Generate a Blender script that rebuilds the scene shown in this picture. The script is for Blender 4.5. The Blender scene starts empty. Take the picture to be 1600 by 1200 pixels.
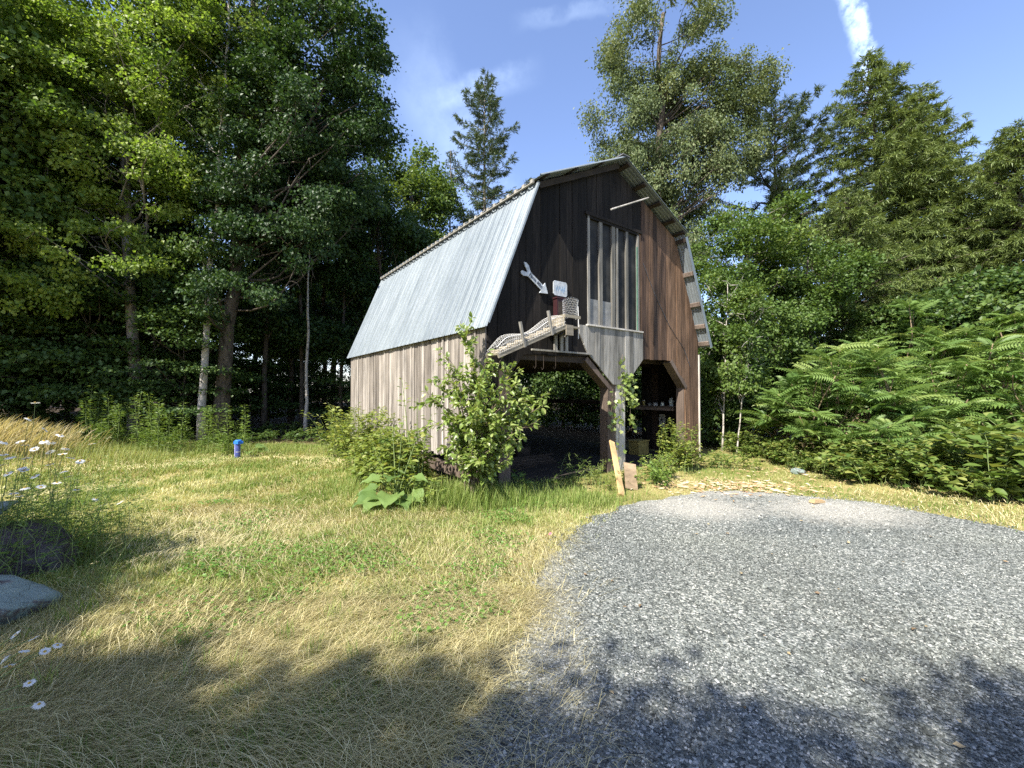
import bpy, bmesh, math, random
import numpy as np
from mathutils import Vector, Matrix

S = bpy.context.scene
COL = S.collection
PI = math.pi
rs = np.random.RandomState

# ------------------------------------------------------------------ camera model (design helper)
FPX, PITCH = 648.7, 0.0185
def ray(px, py):
    u = (px-800)/FPX; v = (600-py)/FPX
    c, s = math.cos(PITCH), math.sin(PITCH)
    return np.array([u, c-v*s, s+v*c])
def at(px, py, Y):
    r = ray(px, py); k = Y/r[1]
    return np.array([r[0]*k, Y, 1.6+r[2]*k])
def XX(px, Y): return (px-800)/FPX*Y
def ZZ(py, Y): return float(at(800, py, Y)[2])

# ------------------------------------------------------------------ tags
def tag(o, label=None, cat=None, group=None, kind=None):
    if label: o['label'] = label
    if cat: o['category'] = cat
    if group: o['group'] = group
    if kind: o['kind'] = kind
    return o
def empty(name, loc=(0, 0, 0), rz=0.0, parent=None):
    o = bpy.data.objects.new(name, None); COL.objects.link(o)
    o.location = loc; o.rotation_euler = (0, 0, rz); o.empty_display_size = .1
    if parent: o.parent = parent
    return o
def kids(o): return [c for c in bpy.data.objects if c.parent == o]
def copy_thing(o, loc, rz=0.0, sc=1.0, label=None, ch=None):
    c = o.copy(); COL.objects.link(c); c.location = loc; c.rotation_euler = (0, 0, rz); c.scale = (sc, sc, sc)
    if label: c['label'] = label
    for k in (ch if ch is not None else kids(o)):
        d = k.copy(); COL.objects.link(d); d.parent = c
    return c

# ------------------------------------------------------------------ mesh builder
class MB:
    def __init__(s): s.V = []; s.T = []; s.Q = []; s.tt = []; s.qt = []; s.n = 0
    def add(s, V, T=None, Q=None, tint=0.5):
        V = np.asarray(V, float).reshape(-1, 3)
        if T is not None and len(T):
            T = np.asarray(T, int).reshape(-1, 3); s.T.append(T+s.n)
            s.tt.append(np.broadcast_to(np.asarray(tint, float), (len(T),)) if np.ndim(tint) == 0 or len(tint) == len(T) else tint)
        if Q is not None and len(Q):
            Q = np.asarray(Q, int).reshape(-1, 4); s.Q.append(Q+s.n)
            s.qt.append(np.broadcast_to(np.asarray(tint, float), (len(Q),)))
        s.V.append(V); s.n += len(V)
    def scatter(s, tpl, pos, M, sc, tint):
        tv, tf = tpl
        pos = np.asarray(pos); N = len(pos)
        if N == 0: return
        sc = np.broadcast_to(np.asarray(sc, float), (N,)) if np.ndim(sc) < 2 else sc
        tv = np.asarray(tv, float); tf = np.asarray(tf, int)
        if np.ndim(sc) == 2: loc = tv[None]*sc[:, None, :]
        else: loc = tv[None]*sc[:, None, None]
        W = np.einsum('nij,nkj->nki', M, loc)+pos[:, None, :]
        F = tf[None]+(np.arange(N)*len(tv))[:, None, None]
        s.T.append(F.reshape(-1, 3)+s.n)
        s.tt.append(np.repeat(np.broadcast_to(np.asarray(tint, float), (N,)), len(tf)))
        s.V.append(W.reshape(-1, 3)); s.n += N*len(tv)
    def tube(s, pts, rad, n=6, tint=0.5, cap=True):
        P = np.asarray(pts, float); k = len(P)
        R = np.broadcast_to(np.asarray(rad, float), (k,))
        t = np.gradient(P, axis=0); t /= np.linalg.norm(t, axis=1)[:, None]+1e-9
        up = np.array([0, 0, 1.]) if abs(t[0][2]) < .9 else np.array([1., 0, 0])
        a = np.cross(t, up); a /= np.linalg.norm(a, axis=1)[:, None]+1e-9
        b = np.cross(t, a)
        th = np.arange(n)/n*2*PI
        V = P[:, None]+R[:, None, None]*(np.cos(th)[None, :, None]*a[:, None]+np.sin(th)[None, :, None]*b[:, None])
        i = np.arange(k-1)[:, None]*n; j = np.arange(n)[None]; j2 = (j+1) % n
        Q = np.stack([i+j, i+j2, i+n+j2, i+n+j], -1).reshape(-1, 4)
        V = V.reshape(-1, 3)
        T = []
        if cap:
            V = np.vstack([V, P[0], P[-1]]); c0 = k*n; c1 = c0+1
            T = [(c0, (q+1) % n, q) for q in range(n)]+[(c1, (k-1)*n+q, (k-1)*n+(q+1) % n) for q in range(n)]
        s.add(V, T, Q, tint)
    def box(s, a, b, tint=.5, M=None, off=(0, 0, 0)):
        x0, y0, z0 = a; x1, y1, z1 = b
        V = np.array([(x0, y0, z0), (x1, y0, z0), (x1, y1, z0), (x0, y1, z0), (x0, y0, z1), (x1, y0, z1), (x1, y1, z1), (x0, y1, z1)], float)
        if M is not None: V = V@np.asarray(M).T
        V = V+np.asarray(off)
        s.add(V, None, [(0, 3, 2, 1), (4, 5, 6, 7), (0, 1, 5, 4), (1, 2, 6, 5), (2, 3, 7, 6), (3, 0, 4, 7)], tint)
    def beam(s, p, q, w, h, tint=.5, up=(0, 0, 1)):
        p = np.asarray(p, float); q = np.asarray(q, float); d = q-p; L = np.linalg.norm(d); d /= L
        up = np.asarray(up, float)
        x = np.cross(d, up); x /= np.linalg.norm(x); z = np.cross(x, d)
        M = np.stack([d, x, z], 1)
        s.box((0, -w/2, -h/2), (L, w/2, h/2), tint, M, p)
    def prism(s, poly, y0, y1, tint=.5):
        # polygon in (x,z), extruded along y
        n = len(poly)
        V = [(x, y0, z) for x, z in poly]+[(x, y1, z) for x, z in poly]
        tri = bmesh_tess(poly)
        T = [(a, b, c) for a, b, c in tri]+[(c+n, b+n, a+n) for a, b, c in tri]
        Q = [(i, i+n, (i+1) % n+n, (i+1) % n) for i in range(n)]
        s.add(V, T, Q, tint)
    def build(s, name, mat, parent=None, smooth=False):
        me = bpy.data.meshes.new(name)
        V = np.concatenate(s.V) if s.V else np.zeros((0, 3))
        T = np.concatenate(s.T) if s.T else np.zeros((0, 3), int)
        Q = np.concatenate(s.Q) if s.Q else np.zeros((0, 4), int)
        me.vertices.add(len(V)); me.vertices.foreach_set('co', V.astype(np.float32).ravel())
        nl = len(T)*3+len(Q)*4
        me.loops.add(nl); me.loops.foreach_set('vertex_index', np.concatenate([T.ravel(), Q.ravel()]).astype(np.int32))
        me.polygons.add(len(T)+len(Q))
        ls = np.concatenate([np.arange(len(T))*3, len(T)*3+np.arange(len(Q))*4]).astype(np.int32)
        me.polygons.foreach_set('loop_start', ls)
        me.polygons.foreach_set('use_smooth', np.full(len(ls), smooth))
        at_ = me.attributes.new('tint', 'FLOAT', 'FACE')
        tv = np.concatenate(([*s.tt] or [np.zeros(0)])+([*s.qt] or [np.zeros(0)])).astype(np.float32)
        at_.data.foreach_set('value', tv)
        me.update(calc_edges=True)
        if mat: me.materials.append(mat)
        o = bpy.data.objects.new(name, me); COL.objects.link(o)
        if parent: o.parent = parent
        return o

def bmesh_tess(poly):
    from mathutils.geometry import tessellate_polygon
    return [tuple(t) for t in tessellate_polygon([[Vector((x, z, 0)) for x, z in poly]])]

def norm(a): return a/(np.linalg.norm(a, axis=-1, keepdims=True)+1e-9)
def basis(ydir, nrm):
    y = norm(ydir); x = norm(np.cross(y, nrm)); z = np.cross(x, y)
    return np.stack([x, y, z], -1)
def rdirs(r, n): return norm(r.normal(size=(n, 3)))

LEAF4 = ([(0, 0, 0), (-.3, .42, .09), (0, 1, -.04), (.3, .42, .09)], [(0, 3, 2), (0, 2, 1)])
LEAFW = ([(0, 0, 0), (-.42, .38, .09), (0, 1, -.04), (.42, .38, .09)], [(0, 3, 2), (0, 2, 1)])
LANCE = ([(0, 0, 0), (-.11, .4, .03), (0, 1, -.12), (.11, .4, .03)], [(0, 3, 2), (0, 2, 1)])
LEAF7 = ([(0, 0, 0), (-.25, .2, .08), (-.3, .52, .09), (0, 1, -.14), (.3, .52, .09), (.25, .2, .08), (0, .45, 0), (-.17, .8, -.01), (.17, .8, -.01)],
         [(0, 6, 1), (1, 6, 2), (6, 7, 2), (6, 3, 7), (0, 5, 6), (5, 4, 6), (6, 4, 8), (6, 8, 3)])
def maple_tpl():
    pts = [(0, 0), (.18, .12), (.5, .1), (.38, .34), (.62, .55), (.3, .6), (0, 1), (-.3, .6), (-.62, .55), (-.38, .34), (-.5, .1), (-.18, .12)]
    V = [(0, .4, 0)]+[(x, y, .12*abs(x)-.05*y) for x, y in pts]
    n = len(pts)
    return (V, [(0, 1+i, 1+(i+1) % n) for i in range(n)])
MAPLE = maple_tpl()

# ------------------------------------------------------------------ materials
def newmat(name):
    m = bpy.data.materials.new(name); m.use_nodes = True
    nt = m.node_tree; nt.nodes.clear()
    out = nt.nodes.new('ShaderNodeOutputMaterial')
    return m, nt, out
def N(nt, t, **kw):
    n = nt.nodes.new(t)
    for k, v in kw.items():
        if k == 'inp':
            for a, b in v.items(): n.inputs[a].default_value = b
        else: setattr(n, k, v)
    return n
def ramp(nt, stops, fac):
    n = nt.nodes.new('ShaderNodeValToRGB'); e = n.color_ramp.elements
    while len(e) < len(stops): e.new(.5)
    for i, (p, c) in enumerate(stops):
        e[i].position = p; e[i].color = (*c, 1) if len(c) == 3 else c
    if fac is not None: nt.links.new(fac, n.inputs[0])
    return n
def c1(v): return (v, v, v)

def leafmat(name, c0, cm, c2, trans=.38, tcol=(1.35, 1.25, .75), rough=.5, spec=.35):
    m, nt, out = newmat(name)
    a = N(nt, 'ShaderNodeAttribute', attribute_name='tint')
    r = ramp(nt, [(0, c0), (.5, cm), (1, c2)], a.outputs['Fac'])
    p = N(nt, 'ShaderNodeBsdfPrincipled', inp={'Roughness': rough, 'Specular IOR Level': spec})
    nt.links.new(r.outputs[0], p.inputs['Base Color'])
    t = N(nt, 'ShaderNodeBsdfTranslucent')
    mx = N(nt, 'ShaderNodeMix', data_type='RGBA', blend_type='MULTIPLY', inp={0: 1.0})
    nt.links.new(r.outputs[0], mx.inputs[6]); mx.inputs[7].default_value = (*tcol, 1)
    nt.links.new(mx.outputs[2], t.inputs[0])
    ms = N(nt, 'ShaderNodeMixShader', inp={0: trans})
    nt.links.new(p.outputs[0], ms.inputs[1]); nt.links.new(t.outputs[0], ms.inputs[2])
    nt.links.new(ms.outputs[0], out.inputs[0])
    return m

def woodmat(name, stops, grain=1.0, rough=.85, axis=2, bump=.4, spec=.2, stain=None):
    """weathered boards: the face attribute tint picks the board colour, noise stretched along the board gives grain"""
    m, nt, out = newmat(name)
    tc = N(nt, 'ShaderNodeTexCoord')
    a = N(nt, 'ShaderNodeAttribute', attribute_name='tint')
    sc = [34, 34, 34]; sc[axis] = 1.6
    mp = N(nt, 'ShaderNodeMapping', inp={'Scale': sc})
    nt.links.new(tc.outputs['Object'], mp.inputs[0])
    ad = N(nt, 'ShaderNodeVectorMath', operation='ADD'); nt.links.new(mp.outputs[0], ad.inputs[0])
    ml = N(nt, 'ShaderNodeMath', operation='MULTIPLY', inp={1: 77.0}); nt.links.new(a.outputs['Fac'], ml.inputs[0])
    nt.links.new(ml.outputs[0], ad.inputs[1])
    n1 = N(nt, 'ShaderNodeTexNoise', inp={'Scale': 1.0, 'Detail': 5.0, 'Roughness': .65}); nt.links.new(ad.outputs[0], n1.inputs['Vector'])
    sc2 = [3, 3, 3]; sc2[axis] = .9
    mp2 = N(nt, 'ShaderNodeMapping', inp={'Scale': sc2}); nt.links.new(tc.outputs['Object'], mp2.inputs[0])
    ad2 = N(nt, 'ShaderNodeVectorMath', operation='ADD'); nt.links.new(mp2.outputs[0], ad2.inputs[0]); nt.links.new(ml.outputs[0], ad2.inputs[1])
    n2 = N(nt, 'ShaderNodeTexNoise', inp={'Scale': 1.0, 'Detail': 4.0, 'Roughness': .6}); nt.links.new(ad2.outputs[0], n2.inputs['Vector'])
    base = ramp(nt, stops, a.outputs['Fac'])
    g = ramp(nt, [(.25, c1(1-.62*grain)), (.5, c1(1.0)), (.75, c1(1+.35*grain))], n1.outputs['Fac'])
    mx = N(nt, 'ShaderNodeMix', data_type='RGBA', blend_type='MULTIPLY', inp={0: 1.0})
    nt.links.new(base.outputs[0], mx.inputs[6]); nt.links.new(g.outputs[0], mx.inputs[7])
    g2 = ramp(nt, [(.3, c1(.5)), (.5, c1(1.0)), (.72, c1(1.4))], n2.outputs['Fac'])
    mx2 = N(nt, 'ShaderNodeMix', data_type='RGBA', blend_type='MULTIPLY', inp={0: .8})
    nt.links.new(mx.outputs[2], mx2.inputs[6]); nt.links.new(g2.outputs[0], mx2.inputs[7])
    p = N(nt, 'ShaderNodeBsdfPrincipled', inp={'Roughness': rough, 'Specular IOR Level': spec})
    nt.links.new(mx2.outputs[2], p.inputs['Base Color'])
    b = N(nt, 'ShaderNodeBump', inp={'Strength': bump, 'Distance': .01}); nt.links.new(n1.outputs['Fac'], b.inputs['Height'])
    nt.links.new(b.outputs[0], p.inputs['Normal']); nt.links.new(p.outputs[0], out.inputs[0])
    return m

def simple(name, col, rough=.6, metal=0.0, spec=.4, noise=.25, nscale=8.0, bump=0.0):
    m, nt, out = newmat(name)
    tc = N(nt, 'ShaderNodeTexCoord')
    n1 = N(nt, 'ShaderNodeTexNoise', inp={'Scale': nscale, 'Detail': 5.0, 'Roughness': .6}); nt.links.new(tc.outputs['Object'], n1.inputs['Vector'])
    r = ramp(nt, [(.3, tuple(c*(1-noise) for c in col)), (.7, tuple(min(1, c*(1+noise)) for c in col))], n1.outputs['Fac'])
    p = N(nt, 'ShaderNodeBsdfPrincipled', inp={'Roughness': rough, 'Metallic': metal, 'Specular IOR Level': spec})
    nt.links.new(r.outputs[0], p.inputs['Base Color'])
    if bump:
        b = N(nt, 'ShaderNodeBump', inp={'Strength': bump, 'Distance': .02}); nt.links.new(n1.outputs['Fac'], b.inputs['Height']); nt.links.new(b.outputs[0], p.inputs['Normal'])
    nt.links.new(p.outputs[0], out.inputs[0])
    return m

def barkmat(name, dark, light, sc=6.0, birch=False):
    m, nt, out = newmat(name)
    tc = N(nt, 'ShaderNodeTexCoord')
    mp = N(nt, 'ShaderNodeMapping', inp={'Scale': (sc*2, sc*2, sc*.5 if not birch else sc*3)}); nt.links.new(tc.outputs['Object'], mp.inputs[0])
    n1 = N(nt, 'ShaderNodeTexNoise', inp={'Scale': 1.0, 'Detail': 5.0, 'Roughness': .7}); nt.links.new(mp.outputs[0], n1.inputs['Vector'])
    r = ramp(nt, [(.35, dark), (.55 if not birch else .45, light)], n1.outputs['Fac'])
    p = N(nt, 'ShaderNodeBsdfPrincipled', inp={'Roughness': .9, 'Specular IOR Level': .15}); nt.links.new(r.outputs[0], p.inputs['Base Color'])
    b = N(nt, 'ShaderNodeBump', inp={'Strength': .6, 'Distance': .03}); nt.links.new(n1.outputs['Fac'], b.inputs['Height']); nt.links.new(b.outputs[0], p.inputs['Normal'])
    nt.links.new(p.outputs[0], out.inputs[0])
    return m

M = {}
M['maple'] = leafmat('maple_leaf', (.09, .15, .022), (.185, .26, .04), (.32, .37, .08), .44, (1.18, 1.35, .7))
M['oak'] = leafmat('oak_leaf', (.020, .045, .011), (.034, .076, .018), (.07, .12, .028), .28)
M['mid'] = leafmat('mixed_leaf', (.055, .10, .02), (.09, .155, .03), (.16, .22, .05), .36)
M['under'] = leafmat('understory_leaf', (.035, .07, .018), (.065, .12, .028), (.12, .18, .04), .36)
M['willow'] = leafmat('silver_leaf', (.075, .11, .042), (.125, .165, .065), (.21, .235, .10), .30, rough=.5, spec=.3)
M['hem'] = leafmat('hemlock_needle', (.085, .125, .034), (.135, .185, .05), (.21, .255, .08), .24)
M['spruce'] = leafmat('spruce_needle', (.05, .08, .032), (.085, .125, .05), (.14, .175, .07), .18)
M['sumac'] = leafmat('sumac_leaf', (.085, .165, .038), (.16, .25, .062), (.27, .345, .11), .40)
M['bramble'] = leafmat('bramble_leaf', (.06, .115, .022), (.12, .185, .038), (.28, .29, .08), .36)
M['cherry'] = leafmat('bush_leaf', (.09, .15, .025), (.20, .28, .06), (.36, .41, .15), .40, rough=.38, spec=.6)
M['burdock'] = leafmat('burdock_leaf', (.085, .15, .04), (.13, .21, .055), (.19, .27, .08), .32)
M['weed'] = leafmat('weed_leaf', (.09, .15, .025), (.185, .25, .045), (.33, .34, .10), .40)
M['golden'] = leafmat('goldenrod_leaf', (.07, .14, .025), (.12, .2, .035), (.2, .28, .06), .36)
M['grass'] = leafmat('grass_blade', (.14, .22, .04), (.34, .37, .125), (.60, .565, .32), .34, rough=.55, spec=.25)
M['tallgrass'] = leafmat('tall_dry_grass', (.2, .24, .08), (.40, .36, .18), (.54, .46, .28), .3)
M['hay'] = leafmat('hay_straw', (.30, .26, .12), (.54, .48, .25), (.74, .67, .42), .14, rough=.6, spec=.25)
M['clover'] = leafmat('clover_leaf', (.08, .17, .03), (.12, .23, .04), (.17, .29, .06), .34)
M['bark'] = barkmat('dark_bark', (.03, .024, .018), (.12, .1, .08))
M['bark2'] = barkmat('grey_bark', (.07, .06, .05), (.24, .21, .18))
M['birch'] = barkmat('birch_bark', (.1, .085, .07), (.42, .39, .35), 3.0, True)
M['stem'] = simple('green_stem', (.14, .19, .06), .7)
M['twig'] = simple('twig_bark', (.13, .10, .07), .85)
M['sumacstem'] = simple('sumac_stem', (.2, .15, .09), .8)

# siding: tint 0-.5 grey-black to grey with the front's shade painted in, .5-1 brown
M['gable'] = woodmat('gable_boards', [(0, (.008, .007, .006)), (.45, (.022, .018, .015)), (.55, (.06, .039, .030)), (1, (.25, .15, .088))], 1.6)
M['grey'] = woodmat('grey_boards', [(0, (.13, .125, .11)), (1, (.34, .325, .29))], 1.1)
M['sidewall'] = woodmat('bleached_boards', [(0, (.14, .122, .105)), (.5, (.235, .21, .182)), (1, (.35, .32, .285))], 1.15)
M['post'] = woodmat('brown_post', [(0, (.075, .056, .045)), (1, (.15, .115, .092))], .8)
M['paleboard'] = woodmat('pale_trim', [(0, (.33, .31, .27)), (1, (.5, .47, .42))], .6)
M['darkwood'] = woodmat('dark_timber', [(0, (.035, .028, .022)), (1, (.075, .058, .045))], .7, axis=1)
M['newwood'] = woodmat('fresh_lumber', [(0, (.42, .28, .13)), (1, (.56, .4, .2))], .4)
M['ply'] = woodmat('plywood', [(0, (.25, .18, .11)), (1, (.36, .27, .17))], .7, axis=0)
M['rampwood'] = woodmat('ramp_wood', [(0, (.17, .15, .12)), (1, (.36, .32, .24))], .6, axis=0)

def metal_roof():
    m, nt, out = newmat('galvanised_roof')
    tc = N(nt, 'ShaderNodeTexCoord')
    mp = N(nt, 'ShaderNodeMapping', inp={'Scale': (.7, 5, .7)}); nt.links.new(tc.outputs['Object'], mp.inputs[0])
    n1 = N(nt, 'ShaderNodeTexNoise', inp={'Scale': 1.5, 'Detail': 6.0, 'Roughness': .65}); nt.links.new(mp.outputs[0], n1.inputs['Vector'])
    n2 = N(nt, 'ShaderNodeTexNoise', inp={'Scale': 30, 'Detail': 3.0}); nt.links.new(tc.outputs['Object'], n2.inputs['Vector'])
    r = ramp(nt, [(.3, (.17, .20, .22)), (.5, (.24, .275, .295)), (.7, (.30, .33, .35))], n1.outputs['Fac'])
    r2 = ramp(nt, [(.35, c1(.85)), (.65, c1(1.08))], n2.outputs['Fac'])
    mx = N(nt, 'ShaderNodeMix', data_type='RGBA', blend_type='MULTIPLY', inp={0: .8}); nt.links.new(r.outputs[0], mx.inputs[6]); nt.links.new(r2.outputs[0], mx.inputs[7])
    at_ = N(nt, 'ShaderNodeAttribute', attribute_name='tint'); rt = ramp(nt, [(0, (.80, .82, .84)), (1, (1.12, 1.12, 1.1))], at_.outputs['Fac'])
    mt_ = N(nt, 'ShaderNodeMix', data_type='RGBA', blend_type='MULTIPLY', inp={0: 1.0}); nt.links.new(mx.outputs[2], mt_.inputs[6]); nt.links.new(rt.outputs[0], mt_.inputs[7]); mx = mt_
    n3 = N(nt, 'ShaderNodeTexNoise', inp={'Scale': 5.0, 'Detail': 8.0, 'Roughness': .75}); nt.links.new(mp.outputs[0], n3.inputs['Vector'])
    r3 = ramp(nt, [(.62, c1(0)), (.74, c1(.65))], n3.outputs['Fac'])
    mr = N(nt, 'ShaderNodeMix', data_type='RGBA'); nt.links.new(r3.outputs[0], mr.inputs[0]); nt.links.new(mx.outputs[2], mr.inputs[6]); mr.inputs[7].default_value = (.17, .15, .13, 1)
    p = N(nt, 'ShaderNodeBsdfPrincipled', inp={'Roughness': .55, 'Metallic': .35, 'Specular IOR Level': .5}); nt.links.new(mr.outputs[2], p.inputs['Base Color'])
    nt.links.new(p.outputs[0], out.inputs[0])
    return m
M['roof'] = metal_roof()
M['wire'] = simple('galvanised_wire', (.6, .6, .58), .45, .2)
M['sign'] = simple('painted_sign', (.42, .45, .47), .6, noise=.3, nscale=14)
M['ink'] = simple('faded_lettering', (.06, .07, .09), .7)
M['inkblue'] = simple('faded_blue_paint', (.2, .3, .42), .7)
M['red'] = simple('faded_red', (.03, .006, .008), .6)
M['bluepaint'] = simple('blue_cap', (.02, .16, .62), .45, noise=.2, nscale=30)
M['bluepipe'] = simple('blue_pipe', (.05, .07, .25), .5, noise=.5, nscale=12)
M['white'] = simple('white_plastic', (.36, .36, .34), .5, noise=.1)
M['yellow'] = simple('dull_yellow', (.25, .2, .06), .7)
M['jar'] = simple('jar_glass', (.4, .45, .42), .15, spec=.8)
M['petal'] = leafmat('daisy_petal', (.66, .66, .63), (.74, .74, .71), (.8, .8, .78), .3, (1, 1, 1))
M['disc'] = simple('daisy_disc', (.42, .27, .03), .8)
def rockmat(name, base, lichen, amt):
    m, nt, out = newmat(name); tc = N(nt, 'ShaderNodeTexCoord')
    n1 = N(nt, 'ShaderNodeTexNoise', inp={'Scale': 9.0, 'Detail': 9.0, 'Roughness': .7}); nt.links.new(tc.outputs['Object'], n1.inputs['Vector'])
    n2 = N(nt, 'ShaderNodeTexNoise', inp={'Scale': 3.2, 'Detail': 8.0, 'Roughness': .68, 'Distortion': .6}); nt.links.new(tc.outputs['Object'], n2.inputs['Vector'])
    v = N(nt, 'ShaderNodeTexVoronoi', feature='DISTANCE_TO_EDGE', inp={'Scale': 2.6}); 
    ad = N(nt, 'ShaderNodeVectorMath', operation='MULTIPLY_ADD', inp={1: (.5, .5, .5)}); nt.links.new(n2.outputs['Color'], ad.inputs[0]); nt.links.new(tc.outputs['Object'], ad.inputs[2]); nt.links.new(ad.outputs[0], v.inputs['Vector'])
    r1 = ramp(nt, [(.3, tuple(c*.45 for c in base)), (.55, base), (.75, tuple(c*1.7 for c in base))], n1.outputs['Fac'])
    r2 = ramp(nt, [(.5-amt*.2, c1(0)), (.56-amt*.2, c1(.9))], n2.outputs['Fac'])
    mx = N(nt, 'ShaderNodeMix', data_type='RGBA'); nt.links.new(r2.outputs[0], mx.inputs[0]); nt.links.new(r1.outputs[0], mx.inputs[6]); mx.inputs[7].default_value = (*lichen, 1)
    r3 = ramp(nt, [(0, c1(.25)), (.014, c1(1))], v.outputs['Distance'])
    m2 = N(nt, 'ShaderNodeMix', data_type='RGBA', blend_type='MULTIPLY', inp={0: .85}); nt.links.new(mx.outputs[2], m2.inputs[6]); nt.links.new(r3.outputs[0], m2.inputs[7])
    p = N(nt, 'ShaderNodeBsdfPrincipled', inp={'Roughness': .92, 'Specular IOR Level': .15}); nt.links.new(m2.outputs[2], p.inputs['Base Color'])
    b = N(nt, 'ShaderNodeBump', inp={'Strength': 1.0, 'Distance': .05}); nt.links.new(n1.outputs['Fac'], b.inputs['Height']); nt.links.new(b.outputs[0], p.inputs['Normal'])
    nt.links.new(p.outputs[0], out.inputs[0]); return m
M['stone_dark'] = rockmat('dark_boulder', (.10, .085, .085), (.14, .13, .12), -.3)
M['stone_green'] = rockmat('lichen_boulder', (.15, .135, .13), (.235, .30, .27), .35)
M['pink'] = simple('pink_scrap', (.6, .12, .16), .6)
M['chips'] = leafmat('wood_chip', (.3, .17, .08), (.46, .33, .18), (.6, .52, .38), .05)
M['pebble'] = None

def glass():
    m, nt, out = newmat('dusty_glass')
    tc = N(nt, 'ShaderNodeTexCoord')
    n1 = N(nt, 'ShaderNodeTexNoise', inp={'Scale': 3.0, 'Detail': 5.0}); nt.links.new(tc.outputs['Object'], n1.inputs['Vector'])
    r = ramp(nt, [(.3, (.010, .011, .012)), (.7, (.05, .05, .048))], n1.outputs['Fac'])
    p = N(nt, 'ShaderNodeBsdfPrincipled', inp={'Roughness': .12, 'Specular IOR Level': .06}); nt.links.new(r.outputs[0], p.inputs['Base Color'])
    r2 = ramp(nt, [(.35, c1(.35)), (.7, c1(.8))], n1.outputs['Fac']); nt.links.new(r2.outputs[0], p.inputs['Roughness'])
    nt.links.new(p.outputs[0], out.inputs[0])
    return m
M['glass'] = glass()
M['glassboard'] = simple('dusty_backing_board', (.2, .2, .19), .7, noise=.35, nscale=6)

# ------------------------------------------------------------------ terrain
def ss(x): x = np.clip(x, 0, 1); return x*x*(3-2*x)
def G(x, y):
    x = np.asarray(x, float); y = np.asarray(y, float)
    z = .6*ss((-8.0-x)/6)*ss((y-3)/4)
    z = z+.3*np.exp(-(((x+5.9)/1.1)**2+((y-3.1)/1.4)**2))
    lawn = ss((0.2-x)/2)
    z = z+lawn*(.025*np.sin(1.9*x+.7*y)+.02*np.sin(2.7*y-1.3*x+1)+.012*np.sin(5.1*x+1)*np.sin(4.3*y))
    return z
GRAVEL = [(-.3, 1.8), (-.1, 2.3), (.09, 3.01), (.22, 3.63), (.5, 4.39), (1.08, 5.35), (1.85, 5.98), (3.14, 6.72), (4.05, 6.6), (5.09, 6.03), (5.87, 4.79), (7.2, 3.6), (9, 2.4), (14, 0), (14, -9), (-3.5, -9), (-1.5, -2), (-.55, .8)]
def wavy(poly, seed=3, step=.14, amp=.07):
    r = rs(seed); out = []
    for i in range(len(poly)):
        a = np.array(poly[i]); b = np.array(poly[(i+1) % len(poly)]); L = np.linalg.norm(b-a); n = max(1, int(L/step))
        nn = np.array([-(b-a)[1], (b-a)[0]])/L
        for k in range(n): out.append(a+(b-a)*k/n+nn*r.uniform(-amp, amp))
    return np.array(out)
GP = wavy(GRAVEL)
def inside(px, py, poly):
    px = np.asarray(px); py = np.asarray(py); c = np.zeros(px.shape, bool)
    j = len(poly)-1
    for i in range(len(poly)):
        xi, yi = poly[i]; xj, yj = poly[j]
        cond = ((yi > py) != (yj > py)) & (px < (xj-xi)*(py-yi)/(yj-yi+1e-12)+xi)
        c ^= cond; j = i
    return c
AN = .638; AX, AY = -.395, 6.4965
BD = np.array([math.cos(AN), math.sin(AN)]); BB = np.array([-BD[1], BD[0]])
BW, BL = 6.14, 7.42
def barn_ts(x, y):
    x = np.asarray(x)-AX; y = np.asarray(y)-AY
    return x*BD[0]+y*BD[1], x*BB[0]+y*BB[1]
def bw(t, s, z): # barn local to world
    return (AX+t*BD[0]+s*BB[0], AY+t*BD[1]+s*BB[1], z)
def in_barn(x, y, m=0):
    t, s = barn_ts(x, y); return (t > -m) & (t < BW+m) & (s > -m) & (s < BL+m)

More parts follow.
